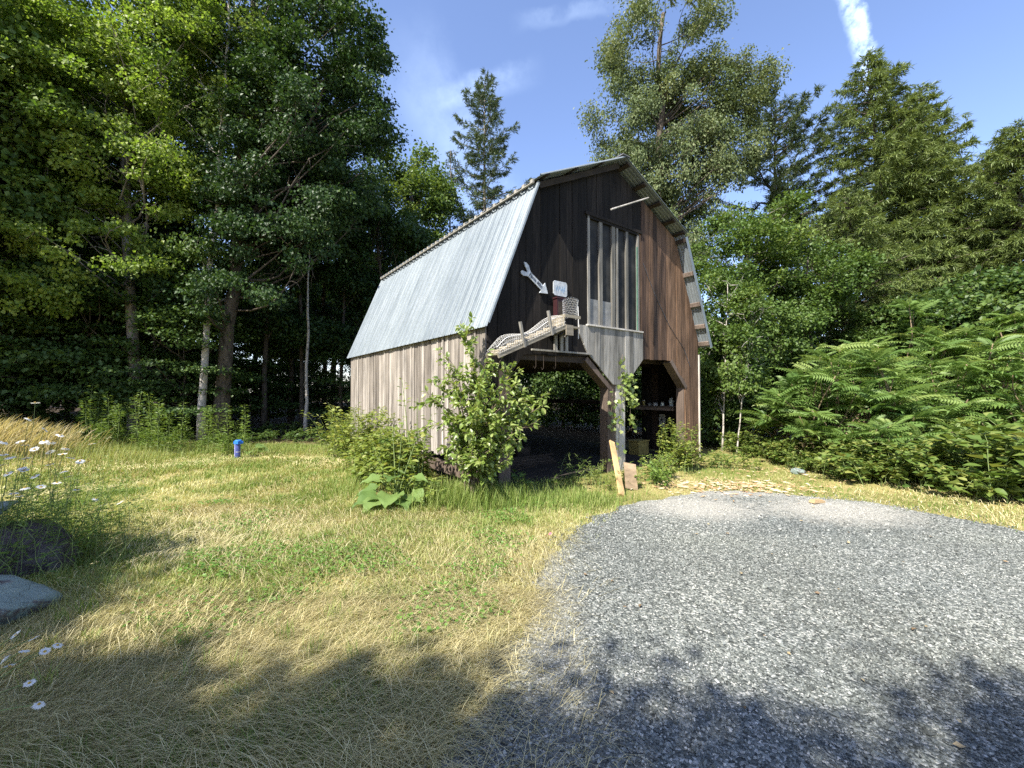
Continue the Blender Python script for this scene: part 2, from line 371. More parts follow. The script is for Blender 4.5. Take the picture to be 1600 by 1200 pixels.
def gridline(lo, hi, fine_lo, fine_hi, step, g=1.22):
    a = list(np.arange(fine_lo, fine_hi+1e-6, step)); d = step; x = fine_hi
    while x < hi: d *= g; x += d; a.append(x)
    d = step; x = fine_lo
    while x > lo: d *= g; x -= d; a.insert(0, x)
    return np.array(a)
gx = gridline(-260, 260, -15, 8, .16); gy = gridline(-160, 320, 0, 15, .16)
XX_, YY_ = np.meshgrid(gx, gy, indexing='ij')
mb = MB()
Z_ = G(XX_, YY_)
nx, ny = XX_.shape
I = np.arange(nx*ny).reshape(nx, ny)
mb.add(np.stack([XX_, YY_, Z_], -1).reshape(-1, 3), None, np.stack([I[:-1, :-1], I[1:, :-1], I[1:, 1:], I[:-1, 1:]], -1).reshape(-1, 4))
def groundmat():
    m, nt, out = newmat('lawn_soil')
    tc = N(nt, 'ShaderNodeTexCoord')
    n1 = N(nt, 'ShaderNodeTexNoise', inp={'Scale': .8, 'Detail': 6.0, 'Roughness': .6}); nt.links.new(tc.outputs['Object'], n1.inputs['Vector'])
    n2 = N(nt, 'ShaderNodeTexNoise', inp={'Scale': 26, 'Detail': 6.0, 'Roughness': .7}); nt.links.new(tc.outputs['Object'], n2.inputs['Vector'])
    r1 = ramp(nt, [(.35, (.17, .17, .05)), (.65, (.36, .30, .13))], n1.outputs['Fac'])
    r2 = ramp(nt, [(.3, c1(.45)), (.7, c1(1.5))], n2.outputs['Fac'])
    mx = N(nt, 'ShaderNodeMix', data_type='RGBA', blend_type='MULTIPLY', inp={0: 1.0}); nt.links.new(r1.outputs[0], mx.inputs[6]); nt.links.new(r2.outputs[0], mx.inputs[7])
    # forest floor litter beyond the lawn
    a = N(nt, 'ShaderNodeSeparateXYZ'); nt.links.new(tc.outputs['Object'], a.inputs[0])
    mr = N(nt, 'ShaderNodeMapRange', inp={1: 11.5, 2: 13.5}); nt.links.new(a.outputs['Y'], mr.inputs[0])
    lit = ramp(nt, [(.3, (.02, .016, .01)), (.7, (.07, .05, .03))], n2.outputs['Fac'])
    mx2 = N(nt, 'ShaderNodeMix', data_type='RGBA'); nt.links.new(mr.outputs[0], mx2.inputs[0]); nt.links.new(mx.outputs[2], mx2.inputs[6]); nt.links.new(lit.outputs[0], mx2.inputs[7])
    p = N(nt, 'ShaderNodeBsdfPrincipled', inp={'Roughness': .95, 'Specular IOR Level': .1}); nt.links.new(mx2.outputs[2], p.inputs['Base Color'])
    b = N(nt, 'ShaderNodeBump', inp={'Strength': .8, 'Distance': .03}); nt.links.new(n2.outputs['Fac'], b.inputs['Height']); nt.links.new(b.outputs[0], p.inputs['Normal'])
    nt.links.new(p.outputs[0], out.inputs[0]); return m
tag(mb.build('ground', groundmat(), None, True), kind='structure')

def vnoise(x, y, sc, seed):
    q = rs(seed); a = q.uniform(-1, 1, (6, 2)); ph = q.uniform(0, 6.28, 6)
    v = sum(np.sin((x*a[i, 0]+y*a[i, 1])*sc*(1+.35*i)+ph[i]+1.3*np.sin(sc*.7*(x*a[i, 1]-y*a[i, 0]))) for i in range(6))
    return v/6
# gravel pad
def gravelmat(chip=False):
    m, nt, out = newmat('gravel_chip' if chip else 'gravel')
    tc = N(nt, 'ShaderNodeTexCoord')
    if chip:
        a = N(nt, 'ShaderNodeAttribute', attribute_name='tint')
        r = ramp(nt, [(0, (.045, .049, .045)), (.35, (.115, .126, .115)), (.65, (.205, .22, .202)), (.88, (.37, .38, .35)), (1, (.62, .60, .54))], a.outputs['Fac'])
        col = r.outputs[0]
    else:
        v = N(nt, 'ShaderNodeTexVoronoi', inp={'Scale': 62.0, 'Randomness': 1.0}); nt.links.new(tc.outputs['Object'], v.inputs['Vector'])
        sp = N(nt, 'ShaderNodeSeparateColor'); nt.links.new(v.outputs['Color'], sp.inputs[0])
        r = ramp(nt, [(0, (.038, .042, .038)), (.4, (.11, .121, .11)), (.75, (.21, .225, .205)), (1, (.44, .44, .40))], sp.outputs[0])
        col = r.outputs[0]
    # dusty worn patches and tyre tracks
    n1 = N(nt, 'ShaderNodeTexNoise', inp={'Scale': .7, 'Detail': 5.0}); nt.links.new(tc.outputs['Object'], n1.inputs['Vector'])
    r2 = ramp(nt, [(.3, (.78, .80, .82)), (.5, c1(.95)), (.7, (1.12, 1.11, 1.08))], n1.outputs['Fac'])
    mx = N(nt, 'ShaderNodeMix', data_type='RGBA', blend_type='MULTIPLY', inp={0: 1.0}); nt.links.new(col, mx.inputs[6]); nt.links.new(r2.outputs[0], mx.inputs[7])
    col = mx.outputs[2]
    for (cx, cy, rx, ry, k) in ((2.55, 5.75, .75, .55, .75), (4.35, 5.6, .9, .6, .75), (.25, 3.6, .25, 1.7, .25), (3.6, 6.6, 1.2, .3, .6)):
        s1 = N(nt, 'ShaderNodeVectorMath', operation='SUBTRACT', inp={1: (cx, cy, 0)}); nt.links.new(tc.outputs['Object'], s1.inputs[0])
        s2 = N(nt, 'ShaderNodeVectorMath', operation='MULTIPLY', inp={1: (1/rx, 1/ry, 0)}); nt.links.new(s1.outputs[0], s2.inputs[0])
        ln = N(nt, 'ShaderNodeVectorMath', operation='LENGTH'); nt.links.new(s2.outputs[0], ln.inputs[0])
        nn = N(nt, 'ShaderNodeTexNoise', inp={'Scale': 7, 'Detail': 5.0, 'Roughness': .7}); nt.links.new(tc.outputs['Object'], nn.inputs['Vector'])
        sm = N(nt, 'ShaderNodeMath', operation='MULTIPLY_ADD', inp={1: 1.5}); nt.links.new(nn.outputs['Fac'], sm.inputs[0]); nt.links.new(ln.outputs['Value'], sm.inputs[2])
        mr = N(nt, 'ShaderNodeMapRange', inp={1: 1.3, 2: 2.1, 3: k, 4: 0.0}); nt.links.new(sm.outputs[0], mr.inputs[0])
        mq = N(nt, 'ShaderNodeMix', data_type='RGBA'); nt.links.new(mr.outputs[0], mq.inputs[0]); nt.links.new(col, mq.inputs[6]); mq.inputs[7].default_value = (.34, .33, .29, 1)
        col = mq.outputs[2]
    p = N(nt, 'ShaderNodeBsdfPrincipled', inp={'Roughness': .8, 'Specular IOR Level': .3}); nt.links.new(col, p.inputs['Base Color'])
    if not chip:
        b = N(nt, 'ShaderNodeBump', inp={'Strength': .9, 'Distance': .012}); nt.links.new(v.outputs['Distance'], b.inputs['Height']); b.invert = True
        nt.links.new(b.outputs[0], p.inputs['Normal'])
    nt.links.new(p.outputs[0], out.inputs[0]); return m
mb = MB(); tri = bmesh_tess([tuple(p) for p in GP])
gz = np.maximum(G(GP[:, 0], GP[:, 1]), 0)+.006
V = np.column_stack([GP, np.full(len(GP), .012)])
tri = [t if np.cross(GP[t[1]]-GP[t[0]], GP[t[2]]-GP[t[0]]) > 0 else (t[0], t[2], t[1]) for t in tri]
mb.add(V, tri)
o = mb.build('gravel_drive', gravelmat()); tag(o, kind='structure')
# loose stones
r = rs(11)
def chip_tpl(seed):
    q = rs(seed)
    V = np.array([(1, 0, 0), (-1, 0, 0), (0, 1, 0), (0, -1, 0), (0, 0, .7), (0, 0, -.5)], float)*q.uniform(.6, 1.15, (6, 3))
    V += q.uniform(-.22, .22, (6, 3))
    F = [(0, 2, 4), (2, 1, 4), (1, 3, 4), (3, 0, 4), (2, 0, 5), (1, 2, 5), (3, 1, 5), (0, 3, 5)]
    return (V, F)
mb = MB()
def rand_rot(r, n, flat=.35):
    z = norm(np.column_stack([r.normal(0, flat, n), r.normal(0, flat, n), np.ones(n)]))
    th = r.uniform(0, 2*PI, n); y = np.column_stack([np.cos(th), np.sin(th), np.zeros(n)])
    return basis(y, z)
def pts_in(r, n, x0, x1, y0, y1): return r.uniform(x0, x1, n), r.uniform(y0, y1, n)
for k, (n, x0, x1, y0, y1, s0, s1) in enumerate(((30000, -.9, 3.0, 1.3, 2.6, .005, .013), (48000, -.6, 6.0, 2.4, 4.6, .007, .014), (36000, -.2, 8.0, 4.4, 7.1, .008, .016), (2200, -1, 6.5, 1.2, 6.6, .014, .026))):
    for v in range(3):
        x, y = pts_in(r, n//3, x0, x1, y0, y1)
        edge = r.normal(0, .10, len(x))*np.where(r.uniform(0, 1, len(x)) < .35, 2.2, 1)
        kp = inside(x+edge, y+edge*.5, GP); x, y = x[kp], y[kp]; m = len(x)
        sz = r.uniform(s0, s1, m)*(.78+.38*vnoise(x, y, 1.7, 88+k))
        tn = np.clip(r.beta(1.8, 2.4, m)+.16*vnoise(x, y, 1.3, 89), 0, 1)
        mb.scatter(chip_tpl(100+v+10*k), np.column_stack([x, y, .012+sz*.25]), rand_rot(r, m), sz, tn)
tag(mb.build('gravel_stones', gravelmat(True)), 'loose grey crushed stones covering the driveway', 'gravel', kind='stuff')

# ------------------------------------------------------------------ lawn grass, hay and clover (stuff)
def lawn_mask(x, y):
    keep = ~inside(x, y, GP) & ~in_barn(x, y, -.1)
    return keep
def dryness(x, y): return np.clip(.38+.95*vnoise(x, y, 1.5, 5)+.55*vnoise(x, y, 5, 6)+.3*vnoise(x, y, 17, 7), 0, 1)
BLADE = ([(-.5, 0, 0), (.5, 0, 0), (.4, .15, .5), (-.4, .15, .5), (0, .55, .95)], [(0, 1, 2), (0, 2, 3), (3, 2, 4)])
def blades(mb, r, x, y, h, w, tint, lean=1.0):
    n = len(x); th = r.uniform(0, 2*PI, n)
    X = np.column_stack([np.cos(th), np.sin(th), np.zeros(n)]); Y = np.column_stack([-np.sin(th), np.cos(th), np.zeros(n)])
    Zv = np.tile([0, 0, 1.], (n, 1))
    Mx = np.stack([X, Y, Zv], -1)
    sc = np.column_stack([w, h*lean*r.uniform(.3, 1.6, n), h])
    mb.scatter(BLADE, np.column_stack([x, y, G(x, y)-.005]), Mx, sc, tint)
mb = MB(); r = rs(21)
for (n, x0, x1, y0, y1, h0, h1, w0) in ((60000, -3.8, .5, 1.2, 3.4, .025, .08, .0038), (120000, -8, 1.4, 3.2, 6.6, .03, .095, .006), (110000, -15, 1.2, 6.4, 12.6, .03, .12, .011), (12000, 3.4, 8.2, 4.2, 10.5, .03, .09, .008), (14000, -.4, 5.2, 5.2, 8.6, .03, .08, .006)):
    x, y = pts_in(r, n, x0, x1, y0, y1)
    kp = lawn_mask(x+r.normal(0, .06, n)*np.where(r.uniform(0, 1, n) < .3, 3, 1), y+r.normal(0, .06, n)); x, y = x[kp], y[kp]; m = len(x)
    d = dryness(x, y)
    tn = np.clip(d*.95+r.normal(0, .26, m)-.04, 0, 1)
    blades(mb, r, x, y, r.uniform(h0, h1, m)*(.95-.35*d), np.full(m, w0)*r.uniform(.7, 1.3, m), tn)
# longer green grass against the barn corner and along the wood edge
for (n, cx, cy, rx, ry, h0, h1, tb) in ((3000, -.55, 6.0, .8, .45, .14, .38, .12), (2200, .9, 6.0, .9, .5, .06, .2, .15), (3000, -7.2, 10.8, 3.2, .7, .1, .3, .2), (1600, -2.6, 7.6, .6, 1.6, .1, .3, .15), (1500, -9.2, 9.4, 1.5, .8, .15, .4, .35), (1800, -4.0, 12.0, 1.8, .9, .08, .24, .2)):
    x = cx+rx*r.normal(0, .55, n); y = cy+ry*r.normal(0, .55, n)
    kp = lawn_mask(x, y); x, y = x[kp], y[kp]; m = len(x)
    blades(mb, r, x, y, r.uniform(h0, h1, m), r.uniform(.005, .010, m), np.clip(tb+r.normal(0, .15, m), 0, 1), .7)
# tufts
nt_ = 900; cx, cy = pts_in(r, nt_, -9, .6, 2.2, 11)
nb_ = 26; x = (cx[:, None]+r.normal(0, .035, (nt_, nb_))).ravel(); y = (cy[:, None]+r.normal(0, .035, (nt_, nb_))).ravel()
hh = np.repeat(r.uniform(.05, .15, nt_), nb_); tt = np.repeat(np.clip(r.normal(.22, .2, nt_), 0, 1), nb_)
kp = lawn_mask(x, y); x, y, hh, tt = x[kp], y[kp], hh[kp], tt[kp]; m = len(x)
blades(mb, r, x, y, hh*r.uniform(.6, 1.1, m), (.0035+.0007*y)*r.uniform(.7, 1.3, m), np.clip(tt+r.normal(0, .12, m), 0, 1), .9)
tag(mb.build('grass', M['grass']), 'short mown lawn of green and straw coloured grass', 'grass', kind='stuff')

# dried hay left by mowing, lying in swirls
def straw(mb, r, x, y, L, w, ang, lift, tint):
    n = len(x); k = 4
    s = np.linspace(0, 1, k)
    cur = r.normal(0, .28, n)
    a = ang[:, None]+cur[:, None]*(s[None]-.5)
    step = L[:, None]/(k-1)
    px = x[:, None]+np.cumsum(np.cos(a)*step, 1)-np.cos(a[:, :1])*step; py = y[:, None]+np.cumsum(np.sin(a)*step, 1)-np.sin(a[:, :1])*step
    z = G(px, py)+lift[:, None]*(.35+np.sin(s[None]*PI)*.9)+r.uniform(0, .012, (n, k))
    nx = -np.sin(a)*w[:, None]/2; ny = np.cos(a)*w[:, None]/2
    L_ = np.stack([px+nx, py+ny, z], -1); R_ = np.stack([px-nx, py-ny, z+w[:, None]*.3], -1)
    V = np.stack([L_, R_], 2).reshape(-1, 3)
    base = (np.arange(n)*k*2)[:, None]; i = (np.arange(k-1)*2)[None]
    Q = np.stack([base+i, base+i+1, base+i+3, base+i+2], -1).reshape(-1, 4)
    mb.add(V, None, Q, np.repeat(tint, k-1))
mb = MB(); r = rs(31)
for (n, x0, x1, y0, y1, l0, l1, w, thr) in ((26000, -3.8, .3, 1.1, 3.3, .06, .40, .0019, -.5), (26000, -7, .9, 2.9, 5.8, .06, .36, .0028, .02), (30000, -13, .3, 5.2, 12, .08, .45, .0055, .0), (3500, 3.5, 8.5, 4.5, 7.6, .05, .2, .004, -.2), (1600, -.6, .45, 1.3, 4.2, .03, .2, .002, -9)):
    x, y = pts_in(r, n, x0, x1, y0, y1)
    f = vnoise(x, y, 1.1, 9)
    kp = (lawn_mask(x, y) | (r.uniform(0, 1, n) < (.1 if thr > -5 else 1))) & (f > thr+r.normal(0, .15, n)) & ~in_barn(x, y); x, y = x[kp], y[kp]; m = len(x)
    inner = inside(x, y, GP) & (x > .75+r.normal(0, .2, m)); kp = ~inner; x, y = x[kp], y[kp]; m = len(x)
    ang = 2.4*vnoise(x, y, .9, 14)+r.normal(0, .55, m)+.3
    straw(mb, r, x, y, r.uniform(l0, l1, m), w*r.uniform(.7, 1.4, m), ang, r.uniform(.005, .055, m), np.clip(r.beta(2, 2, m), 0, 1))
tag(mb.build('hay', M['hay']), 'cut dry hay lying in swirls on the lawn', 'hay', kind='stuff')

# clover and broadleaf patches in the lawn
mb = MB(); r = rs(41)
x, y = pts_in(r, 60000, -7, .7, 2.6, 8.5)
f = vnoise(x, y, 1.6, 17)+.5*vnoise(x, y, 4, 18)
pat = np.exp(-(((x+1.9)/.7)**2+((y-4.0)/.4)**2))*1.2+np.exp(-(((x+.2)/.5)**2+((y-4.4)/1.2)**2))*1.1+np.exp(-(((x-.3)/.9)**2+((y-6.1)/.35)**2))*1.3
kp = lawn_mask(x, y) & (f+pat > .55+r.normal(0, .12, len(x))); x, y = x[kp], y[kp]; m = len(x)
nz = norm(np.column_stack([r.normal(0, .45, m), r.normal(0, .45, m), np.ones(m)])); th = r.uniform(0, 6.28, m)
mb.scatter(LEAFW, np.column_stack([x, y, G(x, y)+r.uniform(.015, .07, m)]), basis(np.column_stack([np.cos(th), np.sin(th), r.normal(0, .2, m)]), nz), r.uniform(.018, .04, m), r.uniform(0, 1, m))
tag(mb.build('clover', M['clover']), 'low green clover patches growing in the mown lawn', 'clover', kind='stuff')

# fallen leaves and twigs on the gravel
mb = MB(); r = rs(47); x, y = pts_in(r, 110, -.2, 7, 1.8, 7); kp = inside(x, y, GP); x, y = x[kp], y[kp]; m = len(x)
mb.scatter(LEAF4, np.column_stack([x, y, np.full(m, .03)]), rand_rot(r, m, .4), r.uniform(.02, .055, m), r.uniform(0, 1, m))
tag(mb.build('fallen_leaves', leafmat('fallen_leaf', (.12, .08, .045), (.24, .17, .09), (.4, .34, .2), .1), None), 'small dry fallen leaves scattered over the gravel', 'fallen leaves', kind='stuff')

# tall dry seeding grass beside the wood
mb = MB(); r = rs(43)
n = 1500
x = -11.2+1.2*r.normal(0, .6, n); y = 9.2+.6*r.normal(0, .7, n)
kp = (x < -9.7); x, y = x[kp], y[kp]; n = len(x)
def long_blades(mb, r, x, y, h, w, lx, ly, tint):
    n = len(x); k = 5; s = np.linspace(0, 1, k)
    px = x[:, None]+lx[:, None]*s[None]**2; py = y[:, None]+ly[:, None]*s[None]**2; pz = G(x, y)[:, None]+h[:, None]*(s[None]-.18*s[None]**3)
    th = r.uniform(0, PI, n); ww = w[:, None]*np.array([1, .9, .8, 1.3, .2])[None]
    ox = np.cos(th)[:, None]*ww/2; oy = np.sin(th)[:, None]*ww/2
    V = np.stack([np.stack([px-ox, py-oy, pz], -1), np.stack([px+ox, py+oy, pz], -1)], 2).reshape(-1, 3)
    base = (np.arange(n)*k*2)[:, None]; i = (np.arange(k-1)*2)[None]
    Q = np.stack([base+i, base+i+1, base+i+3, base+i+2], -1).reshape(-1, 4)
    mb.add(V, None, Q, np.repeat(tint, k-1))
long_blades(mb, r, x, y, r.uniform(.35, .85, n), r.uniform(.006, .012, n), r.uniform(.1, .5, n), r.normal(0, .1, n), np.clip(r.normal(.65, .22, n), 0, 1))
tag(mb.build('tall_grass', M['tallgrass']), 'tall golden seeding grass leaning at the edge of the wood', 'tall grass', kind='stuff')
# ------------------------------------------------------------------ barn
barn = empty('barn', (AX, AY, 0), AN)
tag(barn, 'old gambrel roofed wooden barn with metal roof and open bays by the gravel', 'barn')
PROF = [(-.06, 2.68), (.955, 5.15), (3.07, 6.16), (5.19, 5.18), (6.22, 2.74)]
def lin(pts, t):
    return float(np.interp(t, [p[0] for p in pts], [p[1] for p in pts]))
def top(t): return lin(PROF, t)-.05
BOT = [(0, .02), (.449, .02), (.45, 1.97), (.69, 2.26), (2.25, 2.29), (2.93, 1.76), (3.35, 1.76), (3.9, 2.31), (3.901, 2.33), (5.0, 2.35), (5.56, 1.8), (5.561, .02), (6.2, .02)]
def bot(t): return lin(BOT, t)
WT0, WT1, WZ0, WZ1 = 2.24, 3.80, 2.87, 4.95
kinksT = [p[0] for p in PROF]; kinksB = [.69, 2.25, 2.93, 3.35, 3.9, 5.0]
def edges(a, b, r, w0=.13, w1=.21):
    e = [a]
    while b-e[-1] > w1*1.35: e.append(e[-1]+r.uniform(w0, w1))
    e.append(b); return e
def clip_board(mb, t0, t1, zb, zt, y0, y1, tint, gap=.004):
    a, b = t0+gap, t1-gap
    ks = sorted(set([a, b]+[k for k in kinksT+kinksB if a < k < b]))
    lower = [(t, zb(t)) for t in ks]; upper = [(t, zt(t)) for t in ks]
    poly = lower+upper[::-1]
    if max(u[1]-l[1] for l, u in zip(lower, upper)) < .03: return
    mb.prism(poly, y0, y1, tint)
r = rs(51)
front = MB()
segs = [(0, .45), (.45, 2.24), (3.9, 5.56), (5.56, 6.14)]
for a, b in segs:
    e = edges(a+.001, b-.001, r)
    for t0, t1 in zip(e[:-1], e[1:]):
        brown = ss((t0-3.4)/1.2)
        tn = np.clip((.12 if t0 < 2.3 else .5)+.45*brown*r.uniform(.1, 1.1)+r.uniform(-.15, .2), 0, 1)  # left boards tinted near black, shade put into their colour
        off = r.uniform(-.006, .006)
        zt = top
        zs = r.uniform(.02, .05)
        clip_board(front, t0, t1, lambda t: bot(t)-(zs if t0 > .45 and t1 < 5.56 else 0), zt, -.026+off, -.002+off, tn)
# above the window
e = edges(2.241, 3.899, r)
for t0, t1 in zip(e[:-1], e[1:]):
    tn = np.clip(.22+r.uniform(-.15, .25), 0, 1); off = r.uniform(-.006, .006)  # dark tints here also carry the front's shade
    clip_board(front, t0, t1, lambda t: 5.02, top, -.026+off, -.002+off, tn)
front.box((3.815, -.024, 2.86), (3.897, -.002, 5.02), .8)
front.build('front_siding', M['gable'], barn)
# grey panel below the window, on the cross braces
gp = MB(); e = edges(2.0, 3.9, r, .11, .17)
def gb(t): return max(bot(t), lin([(1.9, 2.86), (1.985, 2.72), (2.25, 2.30), (2.93, 1.76), (3.35, 1.76), (3.9, 2.31)], t)) if t > 2 else 2.7
kinksB += [2.0]
for t0, t1 in zip(e[:-1], e[1:]):
    off = r.uniform(-.005, .005); cutz = r.uniform(0, .03)
    clip_board(gp, t0, t1, lambda t: gb(t)-cutz, lambda t: 2.84, -.062+off, -.034+off, r.uniform(.15, .85))
gp.build('grey_panel', M['grey'], barn)
# left wall boards (outer face at t=0)
lw = MB()
e = edges(0.0, BL, r, .10, .17)
for s0, s1 in zip(e[:-1], e[1:]):
    zb = .3+r.uniform(0, .14) if s0 < 4 else .15
    if 1.2 < s0 < 1.9: zb += .1
    off = r.uniform(-.008, .008)
    tn = np.clip(.5+r.uniform(-.42, .42)-.25*(s0 < .5), 0, 1)
    lw.box((-.028+off, s0+.004, zb), (-.003+off, s1-.004, 2.66), tn)
    if r.uniform() < .22: lw.box((-.046+off, s0-.02, zb+r.uniform(-.03, .1)), (-.0285+off, s0+.03, 2.64), np.clip(tn+.2, 0, 1))
lw.build('side_wall', M['sidewall'], barn)
# right wall, boarded only near the front; back wall
rw = MB()
e = edges(0.1, 1.6, r)
for s0, s1 in zip(e[:-1], e[1:]): rw.box((BW-.03, s0+.004, .05), (BW-.005, s1-.004, 2.66), r.uniform(0, .6))
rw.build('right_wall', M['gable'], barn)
bk = MB(); e = edges(0.0, BW, r)
for t0, t1 in zip(e[:-1], e[1:]):
    clip_board(bk, t0, t1, lambda t: .05, top, BL-.03, BL-.004, r.uniform(0, .5))
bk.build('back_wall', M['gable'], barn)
# loft floor and joists
lf = MB()
lf.box((.04, .12, 2.42), (BW-.04, BL-.05, 2.46), .3)
for s in np.arange(.5, BL, .8): lf.box((.06, s-.03, 2.26), (BW-.06, s+.03, 2.417), .5)
lf.build('loft_floor', M['darkwood'], barn)
# timber frame: posts, header beams, braces, wall rails
def fr(name, parts, mat='darkwood'):
    m = MB()
    for a, b, w, h, t in parts: m.beam(a, b, w, h, t)
    return m.build(name, M[mat], barn)
for s in (3.83, 5.8): fr('post', [((BW-.12, s, 0), (BW-.12, s, 2.4), .18, .18, .2)])
fr('post', [((.12, 3.7, 0), (.12, 3.7, 2.4), .16, .16, .2)])
fr('wall_rail', [((BW-.06, 1.6, 1.28), (BW-.06, BL, 1.28), .05, .13, .4)])
fr('eave_plate', [((BW-.1, .1, 2.52), (BW-.1, BL, 2.52), .1, .16, .3)])
fr('header_beam', [((.5, .09, 2.2), (2.9, .09, 2.2), .1, .12, .3)])
fr('sill_beam', [((.05, .05, .22), (.05, BL, .22), .16, .18, .6)], 'post')
m = MB(); m.box((.02, .0, 0), (.2, .16, 2.6), .5); m.box((.21, -.03, .02), (.44, -.004, 1.96), .4); m.build('corner_post', M['post'], barn)
# centre post: brown timber with a pale board face
m = MB(); m.box((2.83, -.01, -.02), (3.05, .19, 1.85), .6); cp = m.build('centre_post', M['post'], barn)
m = MB(); m.box((3.056, -.03, .0), (3.33, -.002, 1.752), .5); m.build('face_board', M['paleboard'], cp)
# right post
m = MB(); m.box((5.54, .01, -.02), (5.76, .2, 1.85), .4); rp = m.build('corner_post', M['post'], barn)
m = MB(); m.box((6.142, -.05, .0), (6.17, .14, 2.5), .5); m.build('trim_board', M['paleboard'], rp)
# diagonal braces of the bays
m = MB(); m.beam((2.22, .08, 2.22), (2.97, .08, 1.62), .2, .1, .5); m.build('brace', M['post'], barn)
m = MB(); m.beam((4.98, .07, 2.30), (5.6, .07, 1.70), .2, .1, .9); m.build('brace', M['post'], barn)
m = MB(); m.beam((.42, .06, 1.9), (.75, .06, 2.3), .1, .1, .2); m.build('brace', M['darkwood'], barn)
# window
w = MB(); w.box((WT0-.06, -.06, WZ1), (WT1+.1, .02, WZ1+.06), .35)
wf = w.build('window', M['gable'], barn)
for a, b in ((WT0, WT0+.06), (WT1-.05, WT1)):
    w = MB(); w.box((a, -.045, WZ0), (b, .02, WZ1), .4); w.build('jamb', M['grey'], wf)
m = MB(); m.box((WT0-.02, -.045, WZ1-.05), (WT1, .02, WZ1-.003), .2); m.build('head_casing', M['gable'], wf)
m = MB(); m.box((WT0-.04, -.09, WZ0-.03), (WT1+.08, .02, WZ0), .8); m.build('sill', M['paleboard'], wf)
mt = [2.57, 2.94, 3.08, 3.38]
for t, ww in zip(mt, (.09, .10, .05, .07)):
    m = MB(); m.box((t, -.04, WZ0), (t+ww, .018, WZ1-.05), r.uniform(0, .4)); m.build('mullion', M['grey'], wf)
xs = [WT0+.06, mt[0], mt[0]+.09, mt[1], mt[1]+.10, mt[2], mt[2]+.05, mt[3], mt[3]+.07, WT1-.05]
for i in range(0, 10, 2):
    m = MB(); m.box((xs[i], .0, WZ0+.001), (xs[i+1], .008, WZ1-.05), .5); m.build('pane', M['glass'], wf)
for i in (0, 2):
    m = MB(); m.box((xs[i]+.002, -.012, WZ0+.001), (xs[i+1]-.002, -.002, WZ0+.5), .5); m.build('backing_board', M['glassboard'], wf)
m = MB(); m.box((WT1-.062, -.05, WZ0+.02), (WT1-.052, -.02, WZ1-.3), .5); m.build('flashing_strip', simple('verdigris', (.06, .13, .095), .7), wf)
# roof sheets with ribs
def sheet(name, p0, p1, s0, s1, lift=0.0):
    p0 = np.array(p0, float); p1 = np.array(p1, float); d = p1-p0; L = np.linalg.norm(d); d /= L
    nrm = np.array([-d[1], d[0]]); nrm = nrm if nrm[1] > 0 else -nrm
    S_, H_ = [], []; s = s0; k = 0
    pitch = .075
    while s < s1:
        big = (k % 3 == 0); h = .022 if big else .004
        for ds, hh in ((0, 0), (.012, h), (.026, h), (.040, 0)): S_.append(s+ds); H_.append(hh)
        s += pitch; k += 1
    S_.append(s1); H_.append(0)
    S_ = np.array(S_); H_ = np.array(H_)+lift
    nl = 2
    rows = []
    for u in (0, L):
        P = p0+d*u
        rows.append(np.column_stack([P[0]+nrm[0]*H_, S_, P[1]+nrm[1]*H_]))
    for u in (L, 0):
        P = p0+d*u
        rows.append(np.column_stack([P[0]+nrm[0]*(H_-.004), S_, P[1]+nrm[1]*(H_-.004)]))
    V = np.concatenate(rows); n = len(S_)
    Q = []
    for q in range(4):
        a = q*n; b = ((q+1) % 4)*n
        for i in range(n-1): Q.append((a+i, b+i, b+i+1, a+i+1))
    qr = rs(int(abs(p0[0]*100))+5).uniform(0, 1, 40); tnt = [qr[int((S_[i % (n-1)]+.5)/.9)] for i in range(len(Q))]
    m = MB(); m.add(V, None, Q, np.array(tnt))
    return m.build(name, M['roof'], barn)
sheet('roof_sheet', (-.10, 2.60), (.955, 5.16), -.15, BL+.12)
sheet('roof_sheet', (.88, 5.17), (3.08, 6.215), -.30, BL+.12, .012)
sheet('roof_sheet', (3.06, 6.215), (5.27, 5.20), -.30, BL+.12, .016)
sheet('roof_sheet', (5.19, 5.18), (6.26, 2.68), -.27, BL+.12)
m = MB(); m.beam((3.07, -.31, 6.245), (3.07, BL+.12, 6.245), .22, .018, .5); m.build('ridge_cap', simple('dark_ridge', (.12, .12, .12), .6), barn)
# notched closure along the left break: short upturned ends of the top sheet
m = MB()
ss_ = []
for s in np.arange(-.1, BL, .225): ss_ += [(s, 5.135), (s, 5.185), (s+.07, 5.185), (s+.07, 5.135)]
m.prism(ss_+[(ss_[-1][0], 5.12), (-.1, 5.12)], -.885, -.845); m.V[-1] = np.column_stack([-m.V[-1][:, 1], m.V[-1][:, 0], m.V[-1][:, 2]])
m.build('closure_strip', simple('cream_closure', (.27, .255, .22), .7), barn)
# purlins whose ends show below the overhang
def purlin(p, wood, ln=.5):
    m = MB(); m.box((-.045, -.27, -.04), (.045, ln, .0), .5)
    o = m.build('purlin', M[wood], barn); return o
def put_purlin(a, b, f, wood, dn=.012):
    a = np.array(a); b = np.array(b); p = a+(b-a)*f; d = (b-a)/np.linalg.norm(b-a); ang = math.atan2(d[1], d[0])
    nrm = np.array([d[1], -d[0]]); nrm = nrm if nrm[1] < 0 else -nrm
    o = purlin(None, wood); p = p+nrm*dn; o.location = (p[0], 0, p[1]); o.rotation_euler = (0, -ang, 0)
for f in (.06, .30, .54, .78, .96): put_purlin((3.08, 6.215), (5.27, 5.20), f, 'darkwood')
for f in (.03,): put_purlin((5.21, 5.14), (6.26, 2.68), f, 'darkwood')
M['rustwood'] = woodmat('rusty_purlin', [(0, (.15, .115, .095)), (1, (.24, .19, .155))], 1.1)
